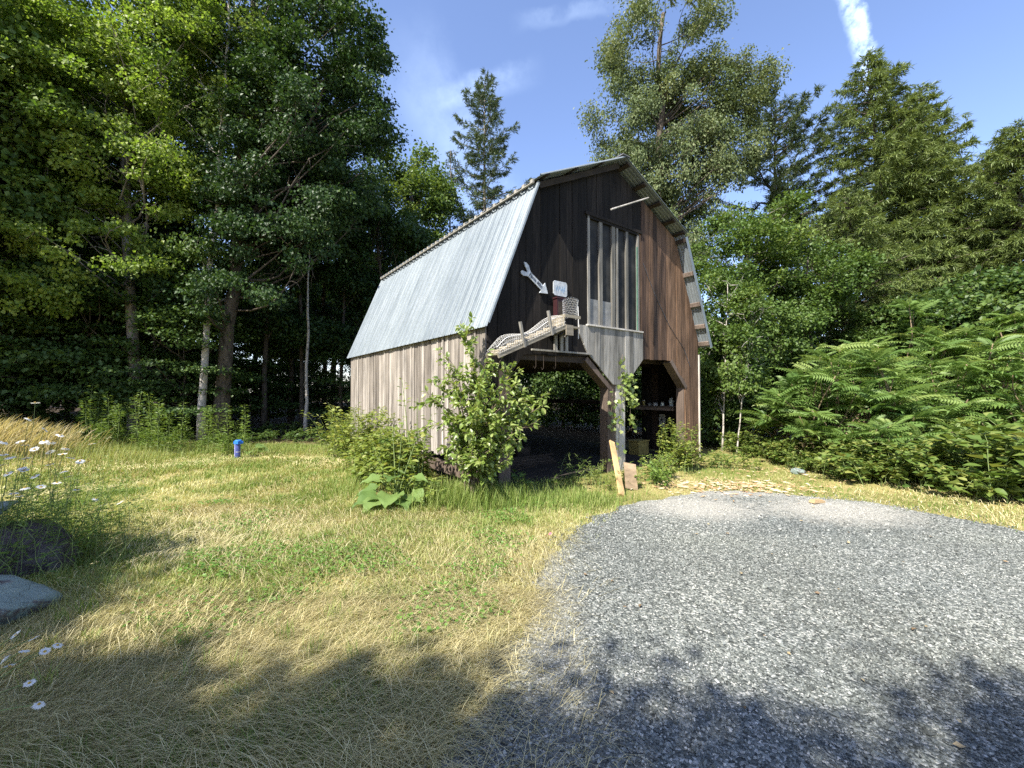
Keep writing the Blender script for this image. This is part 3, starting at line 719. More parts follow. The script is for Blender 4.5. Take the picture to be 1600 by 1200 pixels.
def end_purlin(f):
    a = np.array((5.19, 5.18)); b = np.array((6.26, 2.68)); p = a+(b-a)*f; d = (b-a)/np.linalg.norm(b-a)
    m = MB(); Mx = np.array([[d[0], 0, -d[1]], [0, 1, 0], [d[1], 0, d[0]]])
    m.box((-.045, -.265, -.055), (.045, .4, -.008), .5, Mx, (p[0], 0, p[1])); m.build('purlin', M['rustwood'], barn)
for f in (.33, .60, .80, .96): end_purlin(f)
for f in (.3, .62, .93): put_purlin((3.08, 6.215), (.9, 5.18), f, 'darkwood')
m = MB(); m.beam((.97, -.12, 5.10), (3.05, -.12, 6.11), .03, .10, .0); m.build('barge_board', M['darkwood'], barn)
# roof flashing edge on the right eave: pale trim under sheet end
m = MB(); m.beam((5.22, -.285, 5.12), (6.275, -.285, 2.66), .012, .09, .5); m.build('edge_trim', M['roof'], barn)
m = MB(); m.beam((-.07, -.16, 2.66), (.945, -.16, 5.13), .012, .03, .5); m.build('edge_trim', M['roof'], barn)

# ------------------------------------------------------------------ things on and in the barn
def on_barn(name, t, s, z, rz=0.0):
    p = bw(t, s, z); return empty(name, p, AN+rz)
def bthing(name, mb, mat, label, cat, t=0, s=0, z=0, group=None):
    o = mb.build(name, mat); o.location = bw(t, s, z); o.rotation_euler = (0, 0, AN)
    return tag(o, label, cat, group)
# arrow sign
L0 = .66; a = math.atan2(3.29-3.62, 1.24-.74)
ca, sa = math.cos(a), math.sin(a)
P2 = [(-.02, .06), (.0, .055), (.04, .09), (.02, .13), (-.04, .17), (-.11, .17), (-.10, .10), (-.03, 0), (-.10, -.10), (-.11, -.17), (-.04, -.17), (.02, -.13), (.04, -.09)]
arrow = [(-.01, .0), (-.07, .04), (-.15, .07), (-.20, .12), (-.15, .15), (-.06, .135), (.0, .09), (.05, .06), (.47, .06), (.47, .14), (.66, 0), (.47, -.14), (.47, -.06), (.05, -.06), (.0, -.09), (-.05, -.13), (-.12, -.14), (-.16, -.10), (-.14, -.06), (-.07, -.035)]
poly = [(x*ca-z*sa, x*sa+z*ca) for x, z in arrow]
m = MB(); m.prism(poly, -.02, 0)
sg = bthing('arrow_sign', m, M['sign'], 'white arrow shaped wooden sign pointing down to the right on the dark gable', 'sign', .78, -.045, 3.59); sg.scale = (.8, 1, .8)
def text(body, size, mat, parent, loc, rot, name='lettering'):
    cu = bpy.data.curves.new(name, 'FONT'); cu.body = body; cu.size = size; cu.align_x = 'CENTER'; cu.align_y = 'CENTER'; cu.extrude = .001; cu.offset = .002
    cu.materials.append(mat)
    t_ = bpy.data.objects.new(name, cu); COL.objects.link(t_); bpy.context.view_layer.update()
    me = bpy.data.meshes.new_from_object(t_.evaluated_get(bpy.context.evaluated_depsgraph_get())); bpy.data.objects.remove(t_)
    o = bpy.data.objects.new(name, me); COL.objects.link(o); o.parent = parent; o.location = loc; o.rotation_euler = rot; return o
text('Farm Mkt', .105, M['ink'], sg, (.25*ca, -.0225, .25*sa), (PI/2, -a, 0))
# square sign
m = MB(); w_, h_, c_ = .165, .13, .03
m.prism([(-w_+c_, -h_), (w_-c_, -h_), (w_, -h_+c_), (w_, h_-c_), (w_-c_, h_), (-w_+c_, h_), (-w_, h_-c_), (-w_, -h_+c_)], -.015, 0)
sq = bthing('square_sign', m, M['sign'], 'small square faded sign with rounded corners beside the arrow', 'sign', 1.52, -.045, 3.43)
m = MB(); r = rs(5)
up_, dn_ = [], []
for k in range(22):
    x0 = -.11+.22*k/21; z0 = r.uniform(-.06, .06); h0 = r.uniform(.004, .045); up_.append((x0, z0+h0)); dn_.append((x0, z0-h0*.3-.003))
m.prism(dn_+up_[::-1], -.0175, -.0155)
m.build('faded_print', M['inkblue'], sq)
# red box under the square sign
m = MB(); m.box((-.1, -.10, -.24), (.1, 0, .1)); m.box((-.115, -.115, .1), (.115, 0, .125))
o = bthing('red_box', m, M['red'], 'dark red box fixed below the square sign on the gable', 'box', 1.47, -.035, 3.13)
m = MB(); m.box((-.07, -.104, -.2), (.03, -.1005, .05)); m.build('side_panel', M['darkwood'], o)
# hen ramp
hr = on_barn('hen_ramp', 0, 0, 0)
tag(hr, 'sloping wooden hen ramp caged in chicken wire rising across the dark gable', 'ramp')
sR = -.36
ra, rb = np.array((-.14, sR, 2.15)), np.array((1.20, sR, 2.70))
m = MB(); m.beam(ra, rb, .26, .03, .7, (0, 0, 1)); ramp_o = m.build('ramp_board', M['rampwood'], hr)
m = MB(); m.beam(ra+(0, -.15, -.03), rb+(0, -.15, -.03), .03, .07, .5); m.build('side_rail', M['rampwood'], hr)
m = MB(); m.beam(ra+(0, .15, -.03), rb+(0, .15, -.03), .03, .07, .4); m.build('side_rail', M['rampwood'], hr)
for f in np.linspace(.06, .95, 9):
    p = ra+(rb-ra)*f; m = MB(); m.beam(p+(0, -.15, .03), p+(0, .14, .03), .03, .025, .8); m.build('cleat', M['rampwood'], hr)
m = MB(); m.box((1.17, sR-.16, 2.66), (1.53, sR+.34, 2.69), .5); m.box((1.17, sR-.16, 2.692), (1.19, sR+.2, 2.87), .9); m.box((1.17, sR-.182, 2.82), (1.53, sR-.163, 2.87), .9); m.box((1.2, sR-.182, 2.53), (1.36, sR-.163, 2.70), .3); m.build('landing_box', M['rampwood'], hr)
for t in (.28, .84):
    z = lin([(-.14, 2.15), (1.20, 2.70)], t)
    m = MB(); m.beam((t+.06, sR-.17, z-.05), (t-.03, sR-.17, z+.33), .045, .03, .4); m.build('stake', M['grey'], hr)
for t, dt in ((1.40, -.08), (1.54, -.1), (1.66, -.16)):
    m = MB(); m.beam((t, -.06, 2.30), (t, -.06, 2.62), .07, .03, .5, (0, 1, 0)); m.beam((t, -.06, 2.60), (t+dt, sR-.0, 2.655), .05, .03, .5, (0, 1, .2)); m.build('bracket', M['grey'], hr)
# chicken wire: hexagon lattice wrapped over the ramp
def hexwire(f, nu, nv, rad):
    m = MB(); pts = {}
    def pt(i, j):
        odd = j % 2
        u = (i+ (.5 if odd else 0))/nu; v = j/nv
        return f(u, v)
    for j in range(nv):
        for i in range(nu):
            # zigzag rows joined by short twisted links
            a = f((i+.0)/nu, (j+.15)/nv) if j % 2 == 0 else f((i+.5)/nu, (j+.15)/nv)
            b = f((i+.5)/nu, (j-.15)/nv+.0) if j % 2 == 0 else f((i+1.0)/nu, (j-.15)/nv)
            c = f((i+1.0)/nu, (j+.15)/nv) if j % 2 == 0 else f((i+1.5)/nu, (j+.15)/nv)
            m.tube([a, b], rad, 3, cap=False); m.tube([b, c], rad, 3, cap=False)
            d = f((i+.0)/nu, (j+.85)/nv) if j % 2 == 0 else f((i+.5)/nu, (j+.85)/nv)
            m.tube([a, d], rad, 3, cap=False)
    return m
def wf_(u, v):
    u = min(max(u, 0), 1.0); v = min(max(v, 0), 1)
    p = ra+(rb-ra)*u; H = .17+.05*math.sin(u*9+.4)-.08*(u < .12)*(1-u/.12); th = v*PI
    return p+np.array((0, -math.cos(th)*.17, math.sin(th)*H))
hexwire(wf_, 38, 11, .0019).build('wire_cage', M['wire'], hr)
m = MB(); pts = [wf_(u, .28)+(0, -.01, .01) for u in np.linspace(0, 1, 24)]; m.tube(pts, .005, 4); m.build('edge_wire', M['wire'], hr)
def wc_(u, v):
    th = -2.2+u*3.6; rr = .115+.02*v
    return np.array((1.47+rr*math.sin(th)+.02*v-.1*v*v*0, sR+.02-rr*math.cos(th), 2.85+v*.36*(1-.25*abs(u-.4))))
hexwire(wc_, 18, 9, .0019).build('wire_guard', M['wire'], hr)
m = MB(); m.tube([(1.55, sR-.1, 3.05), (1.56, sR-.1, 2.85), (1.56, sR-.1, 2.5)], .008, 5); m.build('guard_rod', M['wire'], hr)
# bar with hooks
hb_ = on_barn('hook_bar', 0, 0, 0); tag(hb_, 'grey bar with hanging wire hooks over the left bay of the barn', 'hook bar')
m = MB(); m.beam((.86, -.06, 2.31), (2.3, -.06, 2.31), .04, .03, .5); m.build('bar', M['grey'], hb_)
r = rs(8)
for t in (.95, 1.12, 1.4, 1.75, 1.95):
    L = r.uniform(.12, .3); m = MB(); m.tube([(t, -.06, 2.3), (t, -.06, 2.3-L), (t-.03, -.06, 2.27-L), (t-.05, -.06, 2.31-L)], .004, 4); m.build('hook', M['darkwood'], hb_)
def hit(px, py, s0):
    q = ray(px, py); A_ = np.array([AX, AY]); k = (A_@BB+s0)/(q[:2]@BB); p = q*k
    return ((p[:2]-A_)@BD, s0, p[2]+1.6)
# rod poking out of the gable top
m = MB(); m.tube([hit(955, 327, -.55), hit(1013, 309, -.24)], .017, 6)
bthing('metal_rod', m, M['paleboard'], 'thin pale metal rod sticking out near the gable peak', 'rod')
# hanging wire down the right facade
m = MB(); m.tube([(3.95, -.036, 4.35), (4.35, -.036, 3.75), (4.9, -.036, 3.1), (5.5, -.036, 2.6), (5.75, -.036, 2.2)], .007, 4)
bthing('slack_cable', m, M['ink'], 'thin black cable sagging down the brown boards right of the window', 'cable')

# plank and plywood leaning at the centre post
def leaning(name, mat, p0, p1, w, th, lab, cat, up):
    m = MB(); p0 = np.array(p0); p1 = np.array(p1); m.beam((0, 0, 0), p1-p0, w, th, .5, up); o = m.build(name, mat); o.location = p0; return tag(o, lab, cat)
pb = at(972, 777, 6.35); pb[2] = .02; pt_ = at(956, 690, 7.55)
leaning('plank', M['newwood'], pb, pt_, .10, .03, 'new yellow plank leaning against the centre post', 'plank', (.3, -1, .2))
q0 = at(987, 766, 6.75); q0[2] = .02; q1 = at(984, 724, 6.98)
leaning('plywood_sheet', M['ply'], q0, q1, .22, .012, 'small square plywood offcut standing beside the leaning plank', 'plywood', (.25, -1, .2))

# inside: workbench shelf with jars on the right wall, ladder, lumber, boxes
sh = on_barn('wall_shelf', 0, 0, 0); tag(sh, 'dark wooden shelf on the inner wall of the right bay', 'shelf')
m = MB(); m.box((5.68, .35, 1.20), (6.1, 1.55, 1.24), .9); m.build('board', M['darkwood'], sh)
m = MB(); m.box((5.67, .35, 1.13), (5.695, 1.55, 1.197), .9); m.build('front_edge', M['post'], sh)
for s in (.5, 1.4):
    m = MB(); m.beam((6.08, s, .95), (5.75, s, 1.195), .03, .04, .3); m.build('bracket', M['darkwood'], sh)
labs = ['large clear glass jar at the front of the barn shelf', 'small yellow can on the dark barn shelf', 'white tub on the dark barn shelf', 'squat grey tin on the dark barn shelf', 'short clear jar with pale lid on the barn shelf']
for (s, h, rad, mt_, lb, ct) in ((.5, .2, .055, 'jar', labs[0], 'jar'), (1.3, .14, .035, 'yellow', labs[1], 'can'), (.95, .08, .06, 'white', labs[2], 'tub'), (1.12, .06, .05, 'grey', labs[3], 'tin'), (.75, .1, .045, 'jar', labs[4], 'jar')):
    m = MB(); th = 0; m.tube([(0, 0, 0), (0, 0, h*.1), (0, 0, h*.75), (0, 0, h*.82)], [rad, rad, rad, rad*.7], 12)
    o = bthing(ct if ct != 'jar' else 'glass_jar', m, M[mt_], lb, ct, 5.8, s, 1.24)
    m = MB(); m.tube([(0, 0, h*.82+.001), (0, 0, h)], rad*.75, 12); m.build('lid', M['white'], o)
m = MB(); m.box((-.015, -.09, -.16), (.0, .09, .16)); o = bthing('switch_box', m, M['white'], 'white switch plate on boards below the barn shelf', 'switch box', 6.10, .95, .85)
m = MB(); m.box((-.03, -.03, -.03), (-.016, .03, .05)); m.build('socket', M['ink'], o)
m = MB(); m.box((-.2, -.15, 0), (.2, .15, .35)); m.box((-.22, -.17, .352), (.22, .17, .38)); bthing('storage_crate', m, M['yellow'], 'dull yellow crate standing under the barn shelf', 'crate', 5.3, 1.1, 0)
m = MB(); m.beam((0, 0, 0), (.25, .25, .95), .55, .02, .3, (.2, -1, 0)); bthing('grey_board', m, M['grey'], 'wide grey board leaning in the dark right bay', 'board', 4.6, 1.3, 0)
ld = on_barn('ladder', 0, 0, 0); tag(ld, 'wooden ladder leaning in the dark left bay', 'ladder')
for dt in (0, .36):
    m = MB(); m.beam((1.5+dt, 3.2, 0), (1.0+dt, 2.6, 2.4), .035, .07, .9); m.build('rail', M['grey'], ld)
for f in np.linspace(.1, .92, 8):
    a_ = np.array((1.5, 3.2, 0))*(1-f)+np.array((1.0, 2.6, 2.4))*f; m = MB(); m.beam(a_, a_+(.36, 0, 0), .03, .03, .8, (0, 0, 1)); m.build('rung', M['grey'], ld)
m = MB(); r = rs(77)
for k in range(7): m.box((-.6+r.uniform(-.1, .1), -.2+.02*k, .01+.03*k), (.7+r.uniform(-.15, .15), r.uniform(.0, .2), .035+.03*k), r.uniform(0, 1))
bthing('lumber_pile', m, M['darkwood'], 'low pile of old grey boards on the dark barn floor', 'lumber pile', 2.0, 1.6, 0)
m = MB(); m.tube([(0, 0, 0), (0, 0, .03), (0, 0, .28), (0, 0, .3)], [.17, .19, .19, .17], 16); bthing('metal_drum', m, M['darkwood'], 'round chopping block standing behind the lumber pile in the barn', 'chopping block', 2.5, 2.3, 0)
# earth floor inside the barn
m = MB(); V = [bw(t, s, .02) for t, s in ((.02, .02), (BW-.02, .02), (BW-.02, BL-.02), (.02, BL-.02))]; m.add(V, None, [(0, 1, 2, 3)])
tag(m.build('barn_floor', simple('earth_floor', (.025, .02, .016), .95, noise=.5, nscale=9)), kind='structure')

# standing pipe with a blue cap in the lawn
pp = np.array((-6.46, 9.82)); pz = float(G(pp[0], pp[1]))
pipe = empty('well_pipe', (pp[0], pp[1], pz)); tag(pipe, 'short blue standing well pipe with a bright blue cap in the lawn', 'well pipe')
m = MB(); m.tube([(0, 0, -.05), (0, 0, .38)], .05, 16); m.build('casing', M['bluepipe'], pipe)
m = MB(); m.tube([(0, 0, .36), (0, 0, .381), (0, 0, .44), (0, 0, .455)], [.07, .074, .074, .06], 18)
for k in range(4):
    a_ = k*PI/2+.3; m.box((.068*math.cos(a_)-.02, .068*math.sin(a_)-.02, .37), (.068*math.cos(a_)+.03, .068*math.sin(a_)+.03, .425), .5)
m.build('cap', M['bluepaint'], pipe)
m = MB(); m.tube([(-.045, -.04, .02), (-.045, -.04, .36)], .012, 6); m.build('conduit', simple('lilac_conduit', (.35, .36, .72), .5), pipe)
m = MB(); m.tube([(0, 0, .17), (0, 0, .185)], .0525, 16); m.build('clamp_band', M['white'], pipe)

# boulders at the left edge
def boulder(name, x, y, z, sx, sy, sz, seed, mat, label):
    bm = bmesh.new(); bmesh.ops.create_icosphere(bm, subdivisions=5, radius=1)
    q = rs(seed); A_ = q.normal(size=(7, 3)); ph = q.uniform(0, 6, 7); pl = norm(q.normal(size=(9, 3)))
    for v in bm.verts:
        c = np.array(v.co); k = 1+sum(.06*math.sin(float(A_[i]@c)*2.2+ph[i]) for i in range(7))
        for p in pl:
            dd = float(p@c)*k
            if dd > .78: k *= .78/dd+.12*(1-.78/dd)
        k += .02*math.sin(13*c[0]+9*c[1])*math.sin(11*c[2]+5*c[0])+.012*math.sin(23*c[0]-17*c[2])*math.sin(19*c[1]+3)+.008*math.sin(41*c[2]+31*c[1])*math.sin(37*c[0])
        v.co = (c[0]*k*sx, c[1]*k*sy, c[2]*k*sz)
    me = bpy.data.meshes.new(name); bm.to_mesh(me); bm.free(); me.materials.append(M[mat])
    for p in me.polygons: p.use_smooth = True
    o = bpy.data.objects.new(name, me); COL.objects.link(o); o.location = (x, y, z); o.rotation_euler = (0, .15, q.uniform(0, 6)); return tag(o, label, 'boulder')
boulder('boulder', -4.6, 3.6, .08, .78, .5, .38, 1, 'stone_dark', 'dark grey boulder lying in shade below the daisies')
boulder('boulder', -3.82, 2.85, .04, .55, .45, .32, 4, 'stone_green', 'pale greenish lichen covered boulder nearest the mown hay')
boulder('boulder', -4.9, 3.65, .48, .4, .3, .1, 6, 'stone_green', 'small bluish stone on top of the dark boulder')
boulder('boulder', -4.85, 3.0, .1, .4, .4, .28, 9, 'stone_dark', 'round dark boulder behind the lichen covered one')

# scraps on the ground
m = MB(); r = rs(61)
n = 420; x = 3.7+.9*r.normal(0, .8, n); y = 6.95+.3*r.normal(0, .9, n)
x = np.concatenate([x, 5.0+.6*r.normal(0, 1, 80)]); y = np.concatenate([y, 8.2+.5*r.normal(0, 1, 80)]); n = len(x)
m.scatter(chip_tpl(9), np.column_stack([x, y, np.full(n, .03)]), rand_rot(r, n), np.column_stack([r.uniform(.012, .03, n), r.uniform(.03, .11, n), r.uniform(.006, .018, n)]), r.uniform(0, 1, n))
tag(m.build('wood_chips', M['chips']), 'pale wood chips scattered where gravel meets weeds', 'wood chips', kind='stuff')
m = MB(); m.scatter(MAPLE, [(0, 0, 0), (.04, .03, .015)], rand_rot(rs(3), 2, .5), [.05, .04], [.5, .5])
o = m.build('pink_wrapper', M['pink']); o.location = (.36, 4.5, .05); tag(o, 'crumpled pink wrapper at the edge of the gravel', 'wrapper')
m = MB(); m.box((-.12, -.04, 0), (.12, .04, .03)); m.box((-.1, -.03, .031), (.08, .035, .045))
o = m.build('wood_scrap', M['chips']); o.location = (4.35, 5.95, .02); o.rotation_euler = (0, .06, .4); tag(o, 'short wood scrap lying on the dusty gravel patch', 'wood scrap')
boulder('rock', 5.55, 8.1, .05, .14, .1, .07, 12, 'stone_green', 'small pale rock in weeds right of the barn')['category'] = 'rock'
# ------------------------------------------------------------------ trees
def curve_pts(p0, p1, r, bend=.12, k=6, sag=0.0):
    p0 = np.array(p0, float); p1 = np.array(p1, float); L = np.linalg.norm(p1-p0)
    s = np.linspace(0, 1, k)[:, None]
    o = r.normal(0, bend*L*.5, 3); o2 = r.normal(0, bend*L*.25, 3)
    P = p0+(p1-p0)*s+np.sin(s*PI)*o+np.sin(s*2*PI)*o2
    P[:, 2] -= sag*np.sin(s[:, 0]*PI)*L
    return P
def polyline(P, f):
    P = np.asarray(P, float); z = P[:, 2]
    return np.array([np.interp(f, z, P[:, 0]), np.interp(f, z, P[:, 1]), f])
def broadleaf(name, label, base, trunk, r0, ells, nleaf, size, leaf, bark, seed, group=None, cat='tree', tpl=LEAFW, clump=(.45, .95), flat=.6, limbs=40, droop=.15, twigs=True, tintbias=0.0, rtop=.25, extra=None, layered=False):
    """trunk: list of (x,y,z) offsets; ells: crown ellipsoids (cx,cy,cz,rx,ry,rz,n clumps)"""
    r = rs(seed)
    root = empty(name, (base[0], base[1], float(G(base[0], base[1]))-.03)); tag(root, label, cat, group)
    T = np.array(trunk, float)
    # densify the trunk with small wobble
    zz = np.linspace(T[0, 2], T[-1, 2], 14)
    TP = np.array([polyline(T, z) for z in zz]); TP[1:, :2] += r.normal(0, r0*.25, (13, 2))
    mb = MB()
    rad = r0*(1-(1-rtop)*np.linspace(0, 1, 14)); rad[0] *= 1.35; rad[1] *= 1.05
    mb.tube(TP, rad, 9)
    for E_ in (extra or []):
        mb.tube(curve_pts(E_[0], E_[1], r, .06, 8), np.linspace(E_[2], E_[3], 8), 7)
    C, CR = [], []
    for (cx, cy, cz, rx, ry, rz, n) in ells:
        d = rdirs(r, n); rr = r.uniform(.35, 1, n)**.5
        C.append(np.array([cx, cy, cz])+d*rr[:, None]*np.array([rx, ry, rz])); CR.append(r.uniform(clump[0], clump[1], n))
    C = np.concatenate(C); CR = np.concatenate(CR)
    order = r.permutation(len(C))[:limbs]
    ztop = TP[-1, 2]
    for i in order:
        c = C[i]; dxy = math.hypot(c[0]-polyline(T, min(c[2], ztop))[0], c[1]-polyline(T, min(c[2], ztop))[1])
        za = min(max(c[2]-dxy*r.uniform(.35, .9)-.3, ztop*.22), ztop*.97)
        a = polyline(TP, za); R = max(.012, r0*.3*(1-.75*za/ztop))*r.uniform(.6, 1.1)
        P = curve_pts(a, c, r, .14, 7, .04); mb.tube(P, np.linspace(R, .008, 7), 5, cap=False)
        if twigs:
            for q in range(4):
                s = r.randint(3, 7); e = P[s]+rdirs(r, 1)[0]*CR[i]*r.uniform(.7, 1.3); mb.tube(curve_pts(P[s], e, r, .2, 4), np.linspace(R*.3+.004, .004, 4), 3, cap=False)
    mb.build('trunk', M[bark], root, True)
    w = CR**2; w /= w.sum()
    ci = r.choice(len(C), nleaf, p=w)
    d = rdirs(r, nleaf)*(r.uniform(0, 1, nleaf)**.5*np.where(r.uniform(0, 1, nleaf) < .18, r.uniform(1, 1.7, nleaf), 1))[:, None]
    fl = np.array([1, 1, flat]) if not layered else np.array([1.25, 1.25, .18])
    pos = C[ci]+d*CR[ci][:, None]*fl
    cen = np.average(C, axis=0)
    out = norm(pos-cen)
    nrm = norm(out*.45+np.array([0, 0, .75 if not layered else 1.6])+r.normal(0, .55 if not layered else .35, (nleaf, 3)))
    yd = norm(out*.6+r.normal(0, .7, (nleaf, 3))+np.array([0, 0, -droop*2]))
    tb = r.normal(0, .13, len(C))
    tn = np.clip(.45+tintbias+tb[ci]+r.normal(0, .2, nleaf), 0, 1)
    lb = MB(); lb.scatter(tpl, pos, basis(yd, nrm), size*r.uniform(.45, 1.5, nleaf), tn)
    lb.build('crown', M[leaf], root)
    return root

def conifer(name, label, base, H, R, z0, seed, needle, bark, group=None, nb=110, lean=(0, 0), up=.0, tipup=.25, dens=1.0, spray=.16, r0=.16, pw=.85, twiglen=.42, droopy=.0, sweep=(0, 0), multi=None, bare=.0):
    r = rs(seed)
    root = empty(name, (base[0], base[1], float(G(base[0], base[1]))-.03)); tag(root, label, 'conifer', group)
    tb_ = MB(); lb = MB()
    tops = multi or [(0, 0, H, 1.0)]
    for (ox, oy, HH, kk) in tops:
        zz = np.linspace(0, HH, 12)
        TP = np.column_stack([ox*ss(zz/HH*1.8)+lean[0]*(zz/HH)**1.5+r.normal(0, .02, 12), oy*ss(zz/HH*1.8)+lean[1]*(zz/HH)**1.5+r.normal(0, .02, 12), zz])
        tb_.tube(TP, r0*(1.02-zz/HH)*kk+.008, 7)
        n = int(nb*kk)
        for i in range(n):
            f = (i+r.uniform())/n; z = z0+(HH-z0)*f
            a = polyline(TP, z); az = i*2.399+r.normal(0, .3)
            L = (R*kk*(1-f)**pw*r.uniform(.4, 1.15)+.22)
            if f < .12: L *= .5+4*f
            if r.uniform() < bare: continue
            dv = np.array([math.cos(az)+sweep[0], math.sin(az)+sweep[1], 0]); dv /= np.linalg.norm(dv)
            k = 7; s = np.linspace(0, 1, k)
            pitch = up+.5*(f-.4)
            P = a+dv*(L*s)[:, None]; P[:, 2] += L*(pitch*s-droopy*s**2*.6+tipup*s**3)
            P[1:] += r.normal(0, .025*L, (k-1, 3))
            tb_.tube(P, np.linspace(.02+.012*L, .004, k), 4, cap=False)
            # side twigs carrying needle sprays
            nt_ = max(5, int(L*14*dens)); st = .12+.88*r.uniform(0, 1, nt_)**.8
            bp_ = np.stack([np.interp(st, s, P[:, j]) for j in range(3)], -1)
            side = np.where(r.uniform(size=nt_) < .5, 1, -1); perp = np.array([-dv[1], dv[0], 0])
            tl = twiglen*(.45+.55*min(1, L/2))*(1.05-st*.62)*r.uniform(.6, 1.25, nt_)
            tdir = norm(dv[None]*.75+perp[None]*side[:, None]*r.uniform(.3, 1.1, nt_)[:, None]+np.array([0, 0, 1.])*(r.normal(.05-droopy*.9, .2, nt_))[:, None])
            ns = max(4, int(10*dens)); q = r.uniform(.0, 1, (nt_, ns))
            pos = (bp_[:, None]+tdir[:, None]*(tl[:, None]*q)[..., None]).reshape(-1, 3); pos[:, 2] -= (droopy*.5*(q*tl[:, None])**2).ravel()*2
            m = len(pos); td = np.repeat(tdir, ns, 0)
            yd = norm(td*.9+r.normal(0, .55, (m, 3))); nr = norm(np.array([0, 0, 1.])+r.normal(0, .45, (m, 3)))
            lb.scatter(LANCE, pos, basis(yd, nr), np.column_stack([spray*r.uniform(.6, 1.3, m), spray*r.uniform(.7, 1.6, m), spray*np.ones(m)]), np.clip(.4+r.normal(0, .2, m)+.3*np.repeat(st-.5, ns), 0, 1))
    tb_.build('trunk', M[bark], root, True)
    lb.build('crown', M[needle], root)
    return root

def W(px, Y): return (XX(px, Y), Y)
# -- left wood, front row
bx = W(212, 12.6)
broadleaf('maple_tree', 'tall maple with bright yellow green leaves and a slender grey trunk left in the wood', bx, [(0, 0, 0), (-.25, 0, 5), (-.6, .1, 10), (-.7, .1, 15)], .17,
          [(-1.6, -.6, 9.2, 3.2, 2.4, 2.8, 110), (-1.2, -.5, 13, 3.6, 2.6, 3, 120), (.9, -.3, 11.5, 2.1, 2, 3, 64), (-2.6, -.3, 6.2, 2.2, 1.8, 1.1, 24), (-.4, -.9, 5.2, 2.3, 1.4, 1.0, 30), (.6, -.6, 7.6, 1.6, 1.4, 1.3, 26)], 82000, .085, 'maple', 'bark2', 101, tpl=LEAFW, clump=(.25, .65), flat=.5, limbs=70, tintbias=.1)
bx = W(-60, 11.4)
broadleaf('maple_tree', 'yellow green maple cut off by the left edge of the view', bx, [(0, 0, 0), (.2, 0, 6), (.3, 0, 13)], .16,
          [(.4, -.2, 9.0, 2.8, 2.2, 3.2, 110), (.6, -.2, 5.4, 2.0, 1.6, 1.0, 22), (.5, 0, 12.5, 2.6, 2.2, 2, 34), (1.2, -.4, 3.6, 2.0, 1.3, .8, 22)], 56000, .085, 'maple', 'bark2', 102, tpl=LEAFW, clump=(.3, .75), flat=.5, limbs=46, tintbias=.0)
bx = W(316, 12.7)
broadleaf('birch_tree', 'slim white barked birch between the maple and the dark forked tree', bx, [(0, 0, 0), (.1, 0, 4), (.42, .1, 9), (.6, .1, 14)], .11,
          [(.2, .5, 11.6, 2.2, 2.0, 2.6, 40), (-.6, .4, 14, 2.4, 2, 2, 34), (.1, .9, 8.0, 1.5, 1.2, .9, 16), (-.5, .6, 5.5, 1.3, 1.2, .8, 14)], 46000, .085, 'mid', 'birch', 103, clump=(.35, .8), limbs=44)
bx = W(347, 13.2)
broadleaf('oak_tree', 'big dark green forked oak with a heavy crown reaching toward the barn', bx, [(0, 0, 0), (.15, 0, 4), (.5, 0, 7.0), (.5, .1, 11), (.9, .2, 16)], .23,
          [(2.6, .3, 10.6, 2.4, 2.2, 2.2, 110), (3.0, .4, 13.2, 2.1, 2.0, 1.9, 76), (2.0, .2, 7.6, 2.3, 1.8, 1.2, 64), (1.2, .3, 15.6, 2.6, 2.4, 2.2, 46), (4.45, .2, 10.6, 1.05, 1.0, .9, 18), (3.9, .2, 8.2, 1.2, 1.2, .9, 18), (.2, .9, 12, 1.4, 1.6, 2.2, 22), (1.6, -.4, 6.2, 1.7, 1.2, .8, 22), (.9, -.6, 8.4, 1.4, 1.0, 1.2, 20), (.3, -.5, 4.6, 1.8, 1.2, .8, 24)],
          100000, .09, 'oak', 'bark', 104, clump=(.25, .65), limbs=90, extra=[((.32, 0, 5.6), (1.9, .2, 9.4), .13, .06), ((1.9, .2, 9.4), (3.2, .3, 12.4), .06, .02)])
bx = W(640, 22)
broadleaf('broadleaf_tree', 'round topped green tree rising behind the metal roof left of the spruce', bx, [(0, 0, 0), (.1, 0, 6), (0, 0, 13)], .2,
          [(.1, 0, 11.6, 2.1, 2, 3.1, 62), (-.3, 0, 8.0, 2.7, 2.2, 2.3, 50), (.9, 0, 6.6, 2.0, 2, 2.2, 36)], 54000, .125, 'mid', 'bark', 105, clump=(.5, .95), limbs=40, tintbias=.05)
bx = W(590, 17.5)
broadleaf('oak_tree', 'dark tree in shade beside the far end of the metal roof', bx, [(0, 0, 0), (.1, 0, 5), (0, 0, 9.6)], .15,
          [(.2, 0, 7.6, 2.2, 2, 2.6, 56), (.3, 0, 4.2, 1.9, 1.6, 1.8, 34)], 42000, .105, 'oak', 'bark', 106, clump=(.45, .9), limbs=40)
